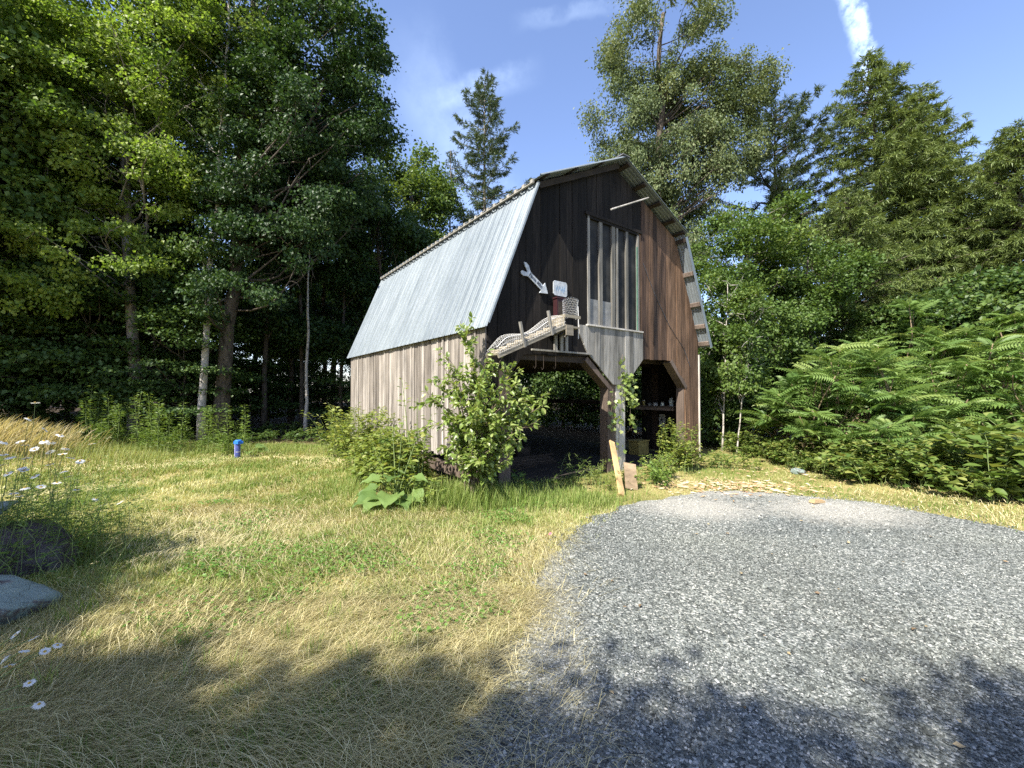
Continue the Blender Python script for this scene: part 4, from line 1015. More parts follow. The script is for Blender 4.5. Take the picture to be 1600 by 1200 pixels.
# slim trunks in the shade
slim = None
r = rs(7)
GRP = 'slim dark trunks in the shaded wood'
SL = 'slim dark trunked tree standing in the shaded wood left of the barn'
slim_ch = None
def add_slim(px, Y, sc, rz):
    global slim, slim_ch
    x, y = W(px, Y)
    if slim is None:
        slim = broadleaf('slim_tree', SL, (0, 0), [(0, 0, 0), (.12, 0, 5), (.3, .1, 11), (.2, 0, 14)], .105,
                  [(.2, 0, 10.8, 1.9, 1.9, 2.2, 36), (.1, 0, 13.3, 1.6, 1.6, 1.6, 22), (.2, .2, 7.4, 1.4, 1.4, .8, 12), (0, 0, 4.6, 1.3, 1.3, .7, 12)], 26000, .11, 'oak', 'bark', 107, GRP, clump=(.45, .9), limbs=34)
        slim_ch = kids(slim); slim.location = (x, y, float(G(x, y))); slim.rotation_euler = (0, 0, rz); slim.scale = (sc,)*3
    else: copy_thing(slim, (x, y, float(G(x, y))), rz, sc, None, slim_ch)
for px, Y, sc in ((412, 15.5, .95), (455, 17.5, 1.0), (472, 16.2, .85), (508, 19, 1.05), (532, 16.8, .8), (262, 16.5, 1.0), (160, 17, 1.05), (60, 16, 1.0), (398, 20, 1.1), (300, 21, 1.15), (110, 21, 1.2), (-40, 18, 1.1)):
    add_slim(px, Y, sc, r.uniform(0, 6.3))
# birch-like pale thin trunk by the barn
bx = W(478, 14.8)
broadleaf('birch_tree', 'thin pale trunk standing in deep shade left of the barn', bx, [(0, 0, 0), (.05, 0, 4), (0, .1, 8.2)], .065, [(0, .3, 7.6, 1.2, 1.2, 1.2, 18)], 6000, .12, 'oak', 'birch', 108, clump=(.35, .7), limbs=16)
# background trees behind the wood
GRB = 'trees deep in the wood'
bg = broadleaf('forest_tree', 'leafy tree deep in the wood behind the front row', W(520, 27), [(0, 0, 0), (.1, 0, 8), (0, 0, 15)], .2,
     [(0, 0, 11.5, 2.8, 2.8, 4, 70), (0, 0, 5.6, 2.4, 2.4, 2.6, 40)], 20000, .24, 'mid', 'bark', 109, GRB, clump=(.6, 1.2), limbs=40)
bgc = kids(bg)
for px, Y, sc, rz in ((420, 30, 1.05, 1), (230, 29, .9, 3), (20, 28, 1.1, 5), (-90, 24, 1.05, .5), (590, 31, .75, 1.5), (470, 24, .62, 2.2)):
    x, y = W(px, Y); copy_thing(bg, (x, y, float(G(x, y))), rz, sc, None, bgc)
# understory saplings with layered sprays
GRU = 'shade saplings at the foot of the wood'
und = []
UL = ['low dark sapling with layered flat sprays in the shade of the wood', 'low dark sapling with layered flat sprays in the shade of the wood']
for v in range(2):
    u = broadleaf('sapling', UL[v], (0, 0), [(0, 0, 0), (.05, 0, 1.8), (0, .05, 3.6)], .035,
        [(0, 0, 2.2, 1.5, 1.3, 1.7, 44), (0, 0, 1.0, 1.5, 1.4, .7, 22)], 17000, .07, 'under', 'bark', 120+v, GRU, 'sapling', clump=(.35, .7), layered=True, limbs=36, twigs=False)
    und.append((u, kids(u)))
spots = [(30, 12.6, 1.35), (105, 12.9, 1.5), (165, 13.8, 1.3), (235, 13.4, 1.5), (285, 13.0, 1.1), (-30, 12.4, 1.4), (70, 14.6, 1.8), (190, 15.4, 1.9), (330, 15.5, 1.3), (420, 17.5, 1.2), (520, 18.6, 1.2), (250, 17.5, 1.9), (130, 17.5, 2.0), (20, 17.0, 2.1), (460, 20.5, 1.4), (360, 18.6, 1.3), (560, 17.0, 1.1), (-90, 14.5, 1.9)]
r = rs(9)
for i, (px, Y, sc) in enumerate(spots):
    x, y = W(px, Y); u, ch = und[i % 2]; loc = (x, y, float(G(x, y)))
    if i < 2: u.location = loc; u.scale = (sc,)*3; u.rotation_euler = (0, 0, r.uniform(0, 6))
    else: copy_thing(u, loc, r.uniform(0, 6.3), sc, None, ch)

# -- behind the barn
conifer('spruce_tree', 'tall ragged spruce with a bare lower trunk rising above the metal roof', W(757, 25), 20.6, 3.0, 9.0, 201, 'spruce', 'bark2', nb=115, up=.12, tipup=.3, dens=1.2, spray=.18, r0=.22, pw=.55, twiglen=.6, bare=.12)
conifer('hemlock_tree', 'thin feathery conifer left of the tall ragged spruce', W(703, 23), 15.2, 2.1, 4.0, 202, 'spruce', 'bark2', nb=70, up=.1, tipup=.3, dens=.7, spray=.14, r0=.12, pw=.75, twiglen=.5, bare=.15)
bx = W(842, 30)
m = MB(); root = empty('bare_tree', (bx[0], bx[1], 0)); tag(root, 'leafless twiggy treetop behind the roof right of the ragged spruce', 'tree')
r = rs(31); TP = np.array([(0, 0, 0), (.1, 0, 8), (.3, 0, 13), (.7, 0, 17.6)]); m.tube(TP, [.16, .12, .06, .012], 6); m.build('trunk', M['bark'], root, True)
m = MB()
for k in range(26):
    z = r.uniform(8, 17); a = polyline(TP, z); e = a+np.array([r.normal(0, .7), r.normal(0, .7), r.uniform(.4, 1.6)]); m.tube(curve_pts(a, e, r, .12, 5), np.linspace(.022, .006, 5), 4)
m.build('branches', M['bark'], root)
bx = W(1035, 18)
broadleaf('willow_tree', 'big silvery green willow towering behind the barn roof', bx, [(0, 0, 0), (.1, 0, 6), (-.1, .1, 11), (.2, .1, 18.5)], .3,
     [(.6, .2, 12.2, 2.5, 1.8, 4.2, 60), (0, 0, 17.0, 2.7, 2.4, 2.6, 70), (-.3, 0, 13.5, 2.9, 2.5, 2.2, 60), (2.6, 0, 14.4, 2.0, 1.8, 1.5, 34), (3.7, -.2, 14.8, 1.1, 1.2, 1.0, 16), (-1.3, 0, 10.6, 1.9, 1.8, 1.6, 36), (1.6, 0, 11.2, 2.4, 2, 1.9, 46), (.8, 0, 8.3, 2.6, 1.8, 1.6, 30), (3.2, 0, 12.2, 1.2, 1.2, 1.2, 16)],
     125000, .10, 'willow', 'bark', 110, tpl=LANCE if False else LEAF4, clump=(.28, .7), flat=.9, limbs=120, droop=.5)
conifer('spruce_tree', 'dark spruce with upswept right branches between the willow and the hemlock', W(1206, 20), 15.6, 4.3, 6.5, 203, 'spruce', 'bark', nb=95, lean=(.35, 0), up=.25, tipup=.22, dens=1.3, spray=.17, r0=.2, pw=.6, twiglen=.5, sweep=(.55, -.1), bare=.1)
conifer('hemlock_tree', 'tall feathery hemlock whose top cuts the vapour trail', W(1395, 18), 16.2, 4.6, 2.5, 204, 'hem', 'bark', nb=250, lean=(-.9, 0), up=.28, tipup=.1, droopy=.35, dens=1.35, spray=.17, r0=.2, pw=.8, twiglen=.7, sweep=(.25, 0), multi=[(0, 0, 16.4, 1.0), (2.6, .3, 15.2, .75), (1.2, -.4, 14.0, .7)])
conifer('hemlock_tree', 'olive green hemlock with drooping sprays at the right edge of the view', W(1590, 15.5), 11.6, 3.6, 1.5, 205, 'hem', 'bark', nb=230, lean=(.3, 0), up=.2, tipup=.05, droopy=.45, dens=1.35, spray=.16, r0=.17, pw=.6, twiglen=.6, sweep=(-.1, 0))
conifer('hemlock_tree', 'pointed hemlock behind the right edge with a leaning tip', W(1545, 20), 13.6, 3.2, 2.5, 206, 'hem', 'bark', nb=170, lean=(1.0, 0), up=.3, tipup=.1, droopy=.3, dens=1.3, spray=.17, r0=.16, pw=.65, twiglen=.6)
conifer('hemlock_tree', 'lower hemlock in front of the tall feathery one above the sumac', W(1330, 14.8), 8.6, 3.0, 1.2, 207, 'hem', 'bark', nb=180, up=.15, tipup=.08, droopy=.4, dens=1.3, spray=.14, r0=.12, pw=.55, twiglen=.55)
conifer('hemlock_tree', 'far hemlock outside the right edge of the view', W(1720, 16), 12.5, 3.6, 1.5, 208, 'hem', 'bark', nb=130, up=.2, tipup=.05, droopy=.4, dens=.8, spray=.16, r0=.17, pw=.6, twiglen=.6)
broadleaf('poplar_tree', 'leafy green tree just behind the right corner of the barn', W(1165, 13.2), [(0, 0, 0), (.1, 0, 3), (.2, .1, 7)], .11,
     [(.1, 0, 5.9, 1.7, 1.5, 1.5, 44), (.3, 0, 3.6, 1.8, 1.5, 1.5, 44), (.9, 0, 6.9, 1.1, 1.1, 1.0, 20), (-.4, 0, 2.0, 1.4, 1.3, 1.2, 28)], 46000, .08, 'mid', 'bark2', 111, clump=(.3, .65), limbs=60)
broadleaf('poplar_tree', 'bushy dark green tree between the leafy tree and the sumac', W(1262, 13.6), [(0, 0, 0), (.1, 0, 3), (.1, .1, 6.2)], .1,
     [(.1, 0, 5.6, 1.5, 1.4, 1.3, 36), (.2, 0, 3.4, 1.7, 1.5, 1.5, 40), (.1, 0, 1.6, 1.7, 1.4, 1.0, 24)], 40000, .08, 'mid', 'bark', 112, clump=(.3, .7), limbs=46, tintbias=-.12)
broadleaf('birch_sapling', 'white stemmed birch sapling right of the barn wall', W(1128, 11.2), [(0, 0, 0), (.06, 0, 1.6), (.22, .05, 4.6)], .026,
     [(.2, 0, 4.0, .8, .8, 1.2, 24), (.2, .1, 2.6, .7, .8, .8, 18), (.1, .1, 1.5, .6, .6, .5, 10)], 10000, .075, 'mid', 'birch', 113, cat='sapling', clump=(.22, .45), limbs=30)
broadleaf('birch_sapling', 'thin leaning birch sapling in front of the bushy dark tree', W(1150, 10.6), [(0, 0, 0), (.14, 0, 1.3), (.5, .05, 3.6)], .02,
     [(.45, 0, 3.3, .7, .7, .9, 18), (.3, .1, 2.1, .6, .6, .6, 10)], 5000, .07, 'mid', 'birch', 114, cat='sapling', clump=(.2, .4), limbs=22, tintbias=.1)
# leafy screen behind and beside the barn (seen through the open bays)
GRS = 'thicket shrubs behind the barn'
shp = broadleaf('thicket_shrub', 'leafy thicket shrub growing behind the open side of the barn', (0, 0), [(0, 0, 0), (.1, 0, 1.2), (0, .1, 2.6)], .05,
     [(0, 0, 2.2, 1.6, 1.4, 1.3, 40), (0, 0, 1.0, 1.7, 1.5, .9, 30)], 16000, .085, 'under', 'bark', 115, GRS, 'shrub', clump=(.3, .65), limbs=40)
shc = kids(shp)
for i, (px, Y, sc, rz) in enumerate(((985, 16.2, 1.15, 0), (930, 17.8, 1.3, 1), (880, 19.5, 1.4, 2), (830, 21, 1.5, 3), (1040, 14.4, 1.0, 4), (1080, 16, 1.4, 5), (1190, 15, 1.3, .5), (1420, 13.4, 1.3, 1.5), (1520, 13, 1.5, 2.5), (1110, 12.4, .8, 3.3), (1610, 12.2, 1.5, 3.9))):
    x, y = W(px, Y); loc = (x, y, 0)
    if i == 0: shp.location = loc; shp.scale = (sc,)*3
    else: copy_thing(shp, loc, rz, sc, None, shc)

# ------------------------------------------------------------------ sumac thicket
def frond(nl=9, L=1.0):
    """pinnate leaf along +y, arching down; unit length"""
    V, F = [], []
    def add_leaf(p, d, l, w):
        d = np.array(d)/np.linalg.norm(d); x = np.cross(d, (0, 0, 1)); x /= np.linalg.norm(x)
        n = len(V); tip = np.array(p)+d*l+np.array([0, 0, -.22*l]); mid = np.array(p)+d*l*.4
        V.extend([np.array(p), mid-x*w/2+(0, 0, .01), tip, mid+x*w/2+(0, 0, .01)]); F.extend([(n, n+3, n+2), (n, n+2, n+1)])
    def rach(t): return np.array([0, t*.96, .26*t-.42*t*t])
    for i in range(nl):
        t = .14+.82*i/nl; p = rach(t); l = (.27-.10*abs(t-.45)*1.6)
        for sg in (-1, 1): add_leaf(p, (sg*.9, .42, -.12), l, .088)
    add_leaf(rach(.98), (0, 1, -.5), .2, .07)
    # rachis strip
    n = len(V); ts = np.linspace(0, .98, 5)
    for t in ts:
        p = rach(t); V.extend([p+(-.006, 0, 0), p+(.006, 0, 0)])
    for i in range(4): F.extend([(n+2*i, n+2*i+1, n+2*i+3), (n+2*i, n+2*i+3, n+2*i+2)])
    return (np.array(V), np.array(F))
FROND = frond()
def sumac(label, x, y, H, spread, ntips, seed, fl=.5, group=None, low=.35):
    r = rs(seed); root = empty('sumac', (x, y, float(G(x, y))-.02)); tag(root, label, 'sumac', group)
    sb = MB(); lb = MB()
    for i in range(ntips):
        a = r.uniform(0, 2*PI); q = r.uniform(0, 1)**.55*spread*1.1
        top_ = np.array([math.cos(a)*q, math.sin(a)*q, H*(1-.5*(q/spread)**2)*r.uniform(low+.2, 1.02)])
        b0 = np.array([r.normal(0, .22), r.normal(0, .22), 0])
        k = 6; s = np.linspace(0, 1, k)[:, None]
        P = b0+(top_-b0)*s; P[:, :2] -= (top_-b0)[None, :2]*(np.sin(s*PI)*.22); P[1:-1] += r.normal(0, .05, (k-2, 3))
        sb.tube(P, np.linspace(.024, .009, k), 5)
        nf = r.randint(8, 13)
        az = np.arange(nf)*2.399+r.uniform(0, 6); pit = r.uniform(-.1, .75, nf)
        yd = np.column_stack([np.cos(az)*np.cos(pit), np.sin(az)*np.cos(pit), np.sin(pit)])
        tb = r.normal(0, .12)
        pos = top_-np.array([0, 0, 1])*r.uniform(0, .16, nf)[:, None]
        lb.scatter(FROND, pos, basis(yd, np.array([0, 0, 1.])+r.normal(0, .32, (nf, 3))), fl*r.uniform(.6, 1.35, nf), np.clip(.42+tb+r.normal(0, .17, nf)+.5*(r.uniform(0, 1, nf) < .02), 0, 1))
        # lower fronds down the stem
        nf = 4; az = r.uniform(0, 6.3, nf); st = r.uniform(.45, .9, nf); pos = np.stack([np.interp(st, s[:, 0], P[:, j]) for j in range(3)], -1)
        yd = np.column_stack([np.cos(az), np.sin(az), r.uniform(-.1, .35, nf)])
        lb.scatter(FROND, pos, basis(yd, np.tile([0, 0, 1.], (nf, 1))), fl*r.uniform(.7, 1.0, nf), np.clip(.35+tb+r.normal(0, .15, nf), 0, 1))
    sb.build('stems', M['sumacstem'], root, True); lb.build('fronds', M['sumac'], root)
    return root
SU = [(1290, 9.4, 2.9, 1.15, 30, .52, 'bright green sumac nearest the barn with arching fronds'), (1385, 8.9, 2.5, 1.15, 30, .52, 'sumac with drooping fronds in the middle of the roadside thicket'),
      (1470, 9.6, 2.6, 1.1, 24, .5, 'sumac beside the dark gap of bare stems'), (1440, 11.6, 4.2, 1.3, 30, .55, 'taller blue green sumac behind the nearer bright one'),
      (1530, 11.4, 4.4, 1.4, 32, .55, 'tallest sumac of the thicket below the hemlock'), (1610, 10.4, 4.2, 1.3, 26, .55, 'tall sumac cut by the right edge of the view'),
      (1565, 8.4, 2.7, .95, 22, .5, 'bright low sumac at the right edge above the brambles'), (1345, 11.4, 3.5, 1.2, 24, .52, 'sumac with seed heads behind the thicket near the small trees'), (1660, 8.2, 3.2, 1.0, 18, .5, 'sumac just beyond the right edge of the view'), (1225, 10.2, 1.9, .7, 12, .45, 'small sumac close to the birch saplings'), (1375, 7.9, 1.3, .6, 10, .42, 'knee high young sumac in front of the thicket')]
for i, (px, Y, H, sp, nt_, fl, lb_) in enumerate(SU):
    x, y = W(px, Y); sumac(lb_, x, y, H, sp, nt_, 300+i, fl)

# ------------------------------------------------------------------ brambles and weeds
def leafy_plant(name, label, cat, x, y, nst, H, spread, leaf, seed, lsize, perstem, tpl=LEAF7, group=None, arch=.25, r_stem=.005, nod=0.0, tb=0.0, z=None, radius=.12, narrow=False, top=.98):
    r = rs(seed); root = empty(name, (x, y, float(G(x, y)) if z is None else z)); tag(root, label, cat, group)
    sb = MB(); lb = MB()
    for i in range(nst):
        a = r.uniform(0, 6.283); b0 = np.array([r.normal(0, radius), r.normal(0, radius), -.02]); h = H*r.uniform(.42, 1.08); q = spread*r.uniform(.2, 1)
        k = 6; s = np.linspace(0, 1, k)
        P = b0+np.column_stack([math.cos(a)*q*s**1.6, math.sin(a)*q*s**1.6, h*(s-arch*s**3)]); P[1:] += r.normal(0, .012, (k-1, 3))
        sb.tube(P, np.linspace(r_stem, r_stem*.4, k), 4, cap=False)
        st = r.uniform(.12, top, perstem)**.8; az = np.arange(perstem)*2.399+r.uniform(0, 6)
        pos = np.stack([np.interp(st, s, P[:, j]) for j in range(3)], -1)
        el = r.uniform(-.25, .55, perstem)
        yd = np.column_stack([np.cos(az)*np.cos(el), np.sin(az)*np.cos(el), np.sin(el)])
        pos = pos+yd*(lsize*.25)
        nr = norm(np.array([0, 0, 1.])+r.normal(0, .35, (perstem, 3)))
        sz = lsize*r.uniform(.6, 1.25, perstem)*(1.1-.5*st)
        lb.scatter(tpl, pos, basis(yd, nr), sz, np.clip(.5+tb+r.normal(0, .2, perstem)+.2*(st-.5), 0, 1))
    sb.build('stems', M['stem'], root, True); lb.build('leaves', M[leaf], root)
    return root
r = rs(71)
BR = 'brambles along the edge of the gravel'
brs = []
for v in range(3):
    b = leafy_plant('bramble', 'leafy bramble bush crowding the strip of dry grass by the gravel', 'bramble', 0, 0, 30, [.8, 1.15, .95][v], .62, 'bramble', 400+v, [.12, .15, .09][v], 30, LEAFW if v == 1 else LEAF7, BR, [.6, .4, .5][v], .004, radius=.3)
    brs.append((b, kids(b)))
bsp = []
edge = [(1185, 10.2, .7), (1225, 9.2, .75), (1265, 8.4, .8), (1300, 8.0, .95), (1345, 7.7, 1.0), (1385, 7.3, .95), (1430, 7.3, 1.15), (1470, 6.9, 1.1), (1515, 6.8, 1.25), (1550, 6.4, 1.1), (1600, 6.3, 1.3), (1650, 6.2, 1.3), (1410, 8.1, 1.2), (1490, 7.8, 1.4), (1560, 7.4, 1.4), (1620, 7.2, 1.4), (1330, 8.7, 1.1), (1250, 9.9, .9), (1700, 6.4, 1.3), (1160, 10.9, .8)]
for i, (px, Y, sc) in enumerate(edge):
    x, y = W(px, Y); b, ch = brs[i % 3]; loc = (x, y, 0)
    if i < 3: b.location = loc; b.scale = (sc,)*3
    else: copy_thing(b, loc, r.uniform(0, 6.3), sc*r.uniform(.85, 1.3), None, ch)
# weeds round the barn
WP = [('low weeds crowding round the big burdock leaves', W(650, 6.2), 24, .5, .5, 'weed', .09, 22, LEAF7, .3),
      ('tall thin weeds standing between the burdock and the side wall', W(608, 6.7), 26, 1.15, .4, 'weed', .11, 26, LEAF7, .15),
      ('ferny weed clump at the far end of the bleached side wall', W(540, 10.2), 46, 1.55, .75, 'weed', .17, 40, LANCE, .18),
      ('tall weeds against the bleached side wall', W(578, 8.7), 50, 1.5, .65, 'weed', .12, 38, LEAF7, .2),
      ('yellow green weeds in front of the side wall', W(595, 7.4), 46, 1.2, .55, 'weed', .11, 34, LEAF7, .25),
      ('weeds climbing the middle of the side wall', W(640, 6.9), 22, 1.3, .45, 'bramble', .13, 26, LEAF7, .25),
      ('leafy weeds at the inner side of the centre post', W(930, 7.2), 16, .5, .35, 'weed', .075, 20, LANCE, .2),
      ('bushy weeds in front of the centre post', W(945, 6.8), 16, .42, .3, 'weed', .07, 20, LANCE, .2),
      ('dark leafy weeds just right of the plywood', W(1010, 7.3), 22, .62, .3, 'golden', .075, 24, LEAF7, .15),
      ('bright tall weeds at the right corner post', W(1058, 8.5), 40, 1.2, .3, 'weed', .09, 34, LEAF7, .15),
      ('bright low weeds spreading before the right bay', W(1030, 7.9), 26, .5, .4, 'weed', .07, 26, LEAF7, .25),
      ('weeds at the outer foot of the right corner post', W(1110, 9.0), 20, .55, .4, 'bramble', .085, 20, LEAF7, .3),
      ('broad leaved seedling in the shade of the left bay', W(815, 6.9), 5, .4, .2, 'burdock', .16, 6, LEAFW, .3),
      ('low weeds beside the wood chips', W(1165, 8.7), 18, .45, .35, 'weed', .07, 18, LEAF7, .3),
      ('green weeds between the two bays inside the barn mouth', W(905, 7.7), 12, .55, .4, 'golden', .085, 18, LANCE, .2)]
for i, (lb_, (x, y), ns, H, sp, lf_, ls, pn, tp, arch) in enumerate(WP):
    leafy_plant('weed_clump', lb_, 'weeds', x, y, ns, H, sp, lf_, 450+i, ls, pn, tp, None, arch, radius=.22 if H > .5 else .15)
# goldenrod stand before the wood
gold = []
GG = 'goldenrod stalks before the wood'
GL = 'upright leafy goldenrod stalk in the stand before the dark wood'
for v in range(4):
    g_ = leafy_plant('goldenrod', GL, 'goldenrod', 0, 0, 1, [1.45, 1.6, 1.25, 1.5][v], .10, 'golden', 500+v, .15, 90, LANCE, GG, .05, .006, radius=.01, top=.99, tb=.1)
    gold.append((g_, kids(g_)))
r = rs(73)
for i in range(74):
    px = r.uniform(128, 385) if i > 12 else r.uniform(118, 200); Y = 10.9+r.normal(0, .5)
    x, y = W(px, Y); sc = r.uniform(.75, 1.12)*(1.0 if px < 330 else .95); loc = (x, y, float(G(x, y)))
    g_, ch = gold[i % 4]
    if i < 4: g_.location = loc; g_.scale = (sc,)*3
    else: copy_thing(g_, loc, r.uniform(0, 6.3), sc, None, ch)
# ferns and herbs at the foot of the wood
ff = [leafy_plant('wood_herb', 'low leafy herb clump at the shaded foot of the wood', 'herb', 0, 0, 14, .6, .5, 'under', 540+v, .11, 20, LEAFW, 'herbs at the foot of the wood', .4, radius=.25) for v in range(2)]
fch = [kids(f) for f in ff]
for i, (px, Y, sc) in enumerate(((410, 12.6, 1), (445, 13.2, 1), (480, 13.6, 1.1), (515, 13.0, 1), (60, 12.2, 1.5), (110, 12.4, 1.4), (20, 11.9, 1.4), (350, 12.9, 1.1), (540, 14.0, 1.2), (250, 12.9, 1.5), (300, 13.2, 1.2), (180, 12.8, 1.5), (465, 15, 1.4), (400, 14.5, 1.4))):
    x, y = W(px, Y); loc = (x, y, float(G(x, y)))
    if i < 2: ff[i].location = loc; ff[i].scale = (sc,)*3
    else: copy_thing(ff[i % 2], loc, r.uniform(0, 6.3), sc, None, fch[i % 2])

# ------------------------------------------------------------------ bush at the barn corner
root_xy = W(742, 6.15)
bush = empty('wild_bush', (root_xy[0], root_xy[1], 0)); tag(bush, 'wild bush with arching leafy branches at the front left corner of the barn', 'bush')
o0 = np.array([root_xy[0], root_xy[1], 0])
r = rs(81); sb = MB(); LP, LD, LN = [], [], []
tips = [(700, 575, 6.1), (668, 590, 6.2), (690, 545, 6.2), (722, 528, 6.25), (740, 555, 6.1), (715, 505, 6.3), (760, 545, 6.1), (785, 560, 6.1), (810, 600, 6.0), (848, 635, 5.95), (838, 660, 5.9), (845, 625, 6.2), (815, 690, 5.8), (800, 715, 5.75), (830, 600, 6.3), (775, 610, 5.7), (750, 600, 5.6), (720, 620, 5.7), (690, 640, 5.8), (670, 655, 5.9), (700, 680, 5.7), (735, 680, 5.6), (765, 690, 5.6), (780, 650, 5.6), (740, 640, 5.5), (720, 580, 6.0), (660, 610, 6.1), (750, 715, 5.6), (715, 710, 5.7), (790, 630, 6.1), (805, 575, 6.2), (680, 560, 6.3), (705, 650, 6.0), (770, 580, 6.0), (818, 650, 6.0), (822, 620, 5.9)]
for (px, py, Y) in tips:
    e = at(px, py, Y)
    k = 9; s = np.linspace(0, 1, k)
    b0 = o0+np.array([r.normal(0, .09), r.normal(0, .09), 0])
    P = b0+(e-b0)*s[:, None]
    hor = (e-b0).copy(); hor[2] = 0
    P -= hor[None]*(np.sin(s*PI)*.22)[:, None]; P[:, 2] += np.sin(s*PI)*.14*max(e[2], .6)
    P[1:] += r.normal(0, .025, (k-1, 3))
    P = P-o0
    sb.tube(P, np.linspace(.012, .003, k), 5, cap=False)
    for q in range(5):
        i = r.randint(3, k-1); L = r.uniform(.15, .42); dv = norm(P[min(i+1, k-1)]-P[i-1]+r.normal(0, .9, 3)*np.linalg.norm(P[i]-P[i-1])*2)
        T2 = np.array([P[i]+dv*L*u+np.array([0, 0, -.12*L*u*u]) for u in np.linspace(0, 1, 5)])
        sb.tube(T2, np.linspace(.005, .002, 5), 3, cap=False)
        for u in r.uniform(.1, 1, 16):
            LP.append(P[i]+dv*L*u+np.array([0, 0, -.12*L*u*u])); LD.append(dv+r.normal(0, .6, 3))
    for u in r.uniform(.35, 1, 32):
        LP.append(np.array([np.interp(u, s, P[:, j]) for j in range(3)])); dv = P[-1]-P[-3]; LD.append(dv/np.linalg.norm(dv)*.6+r.normal(0, .6, 3))
LP = np.array(LP); LD = norm(np.array(LD)+np.array([0, 0, -.35])); n = len(LP)
nr = norm(np.array([-.1, -.25, .9])+r.normal(0, .38, (n, 3)))
sb.build('branches', M['twig'], bush, True)
lb = MB(); lb.scatter(LEAF7, LP+LD*.02, basis(LD, nr), r.uniform(.055, .105, n), np.clip(r.normal(.5, .22, n), 0, 1)); lb.build('leaves', M['cherry'], bush)

# burdock with big wavy leaves
def big_leaf(seed):
    q = rs(seed); V, F = [], []; nu, nv = 7, 9
    for j in range(nv):
        v = j/(nv-1); w = (.10+.42*math.sin(min(1, v*1.15+.12)*PI)**.75)*(1 if v < .97 else .15)
        for i in range(nu):
            u = i/(nu-1)*2-1
            wav = .06*math.sin(v*15+u*3+seed)*abs(u)
            V.append((u*w, v-.12*(abs(u)**1.5)*(v < .3), .14*abs(u)*w*2+wav-.28*v*v))
    for j in range(nv-1):
        for i in range(nu-1):
            a = j*nu+i; F += [(a, a+1, a+nu+1), (a, a+nu+1, a+nu)]
    return (V, F)
def burdock(label, x, y, leaves, seed, stalk=None):
    r = rs(seed); root = empty('burdock', (x, y, float(G(x, y)))); tag(root, label, 'burdock')
    sb = MB()
    for i, (az, L, el, ln) in enumerate(leaves):
        d = np.array([math.cos(az)*math.cos(el), math.sin(az)*math.cos(el), math.sin(el)]); p = d*ln
        sb.tube([(0, 0, 0), p*.5+np.array([0, 0, .04]), p], [.012, .01, .007], 5)
        d2 = d.copy(); d2[2] = d2[2]*.25-.12; lf2 = MB(); lf2.scatter(big_leaf(seed+i), [p], basis(norm(d2[None]), norm(np.array([[-.15*d[0]+r.normal(0, .12), -.15*d[1]-.25, .9]]))), L, [r.uniform(.2, .8)])
        lf2.build('leaf', M['burdock'], root, True)
    for (tx, ty, H) in (stalk or []):
        P = curve_pts((0, 0, 0), (tx, ty, H), r, .05, 6); sb.tube(P, np.linspace(.012, .004, 6), 5)
        lb = MB(); nl = 26; st = r.uniform(.25, 1, nl); pos = np.stack([np.interp(st, np.linspace(0, 1, 6), P[:, j]) for j in range(3)], -1); az = r.uniform(0, 6.3, nl)
        yd = np.column_stack([np.cos(az), np.sin(az), r.uniform(-.1, .5, nl)]); lb.scatter(LEAF7, pos+norm(yd)*.05, basis(norm(yd), norm(np.array([0, -.1, 1.])+r.normal(0, .3, (nl, 3)))), .15*(1.15-.7*st), np.clip(r.normal(.5, .2, nl), 0, 1)); lb.build('foliage', M['weed'], root)
    sb.build('stalks', M['stem'], root, True)
    return root
x, y = W(622, 6.05)
burdock('big leaved burdock at the foot of the bleached side wall', x, y, [(-1.57, .36, .5, .3), (-2.4, .34, .35, .34), (-.7, .3, .4, .32), (3.1, .32, .35, .36), (-1.1, .27, .25, .36), (-2.0, .28, .2, .42), (.2, .28, .7, .3), (2.3, .27, .9, .3), (-2.8, .26, .9, .4), (-.3, .22, .9, .42), (-1.6, .24, 1.1, .42), (1.2, .26, .7, .4)], 600,
        [(.05, .1, 1.15), (-.15, .25, .95), (.28, .2, 1.0)])
x, y = W(655, 6.6)
burdock('taller burdock stalk rising before the side wall beside the wild bush', x, y, [(-1.5, .2, .5, .25), (-2.6, .2, .6, .25), (-.4, .18, .6, .25)], 640, [(-.3, .1, 1.75), (-.05, .1, 1.45), (.2, 0, 1.2)])
x, y = W(392, 10.6)
burdock('single broad bright leaf plant just behind the blue pipe', x, y, [(.1, .32, .45, .2), (.5, .26, .9, .2), (-1.2, .2, .5, .15)], 660)

# vine on the centre post
vine = empty('climbing_vine', bw(3.2, -.06, 0)); tag(vine, 'climbing vine with pale green leaves clinging to the centre post', 'vine')
o0 = np.array(bw(3.2, -.06, 0)); r = rs(83); sb = MB(); LP = []
for pts in ([(3.1, .0), (3.05, .8), (3.2, 1.5), (3.12, 2.05), (3.2, 2.35)], [(3.15, 1.7), (3.45, 1.9), (3.5, 1.6), (3.42, 1.2)], [(2.95, 0), (2.9, .6), (2.85, 1.2), (2.95, 1.65)], [(3.2, 2.0), (3.4, 1.75), (3.3, 1.45)], [(3.45, 1.5), (3.5, 1.1), (3.62, .85)]):
    P = np.array([np.array(bw(t, -.07+r.normal(0, .03), z))-o0 for t, z in pts]); sb.tube(P, np.full(len(P), .005), 4)
    z = np.linspace(0, 1, len(P))
    for u in r.uniform(0, 1, 30 if pts[0][1] > .5 else 34):
        p = np.array([np.interp(u, z, P[:, j]) for j in range(3)])
        if p[2] < .9 and r.uniform() < .6: continue
        LP.append(p+r.normal(0, .055, 3)+np.array([.02, -.05, 0]))
LP = np.array(LP); n = len(LP); sb.build('stem', M['twig'], vine, True)
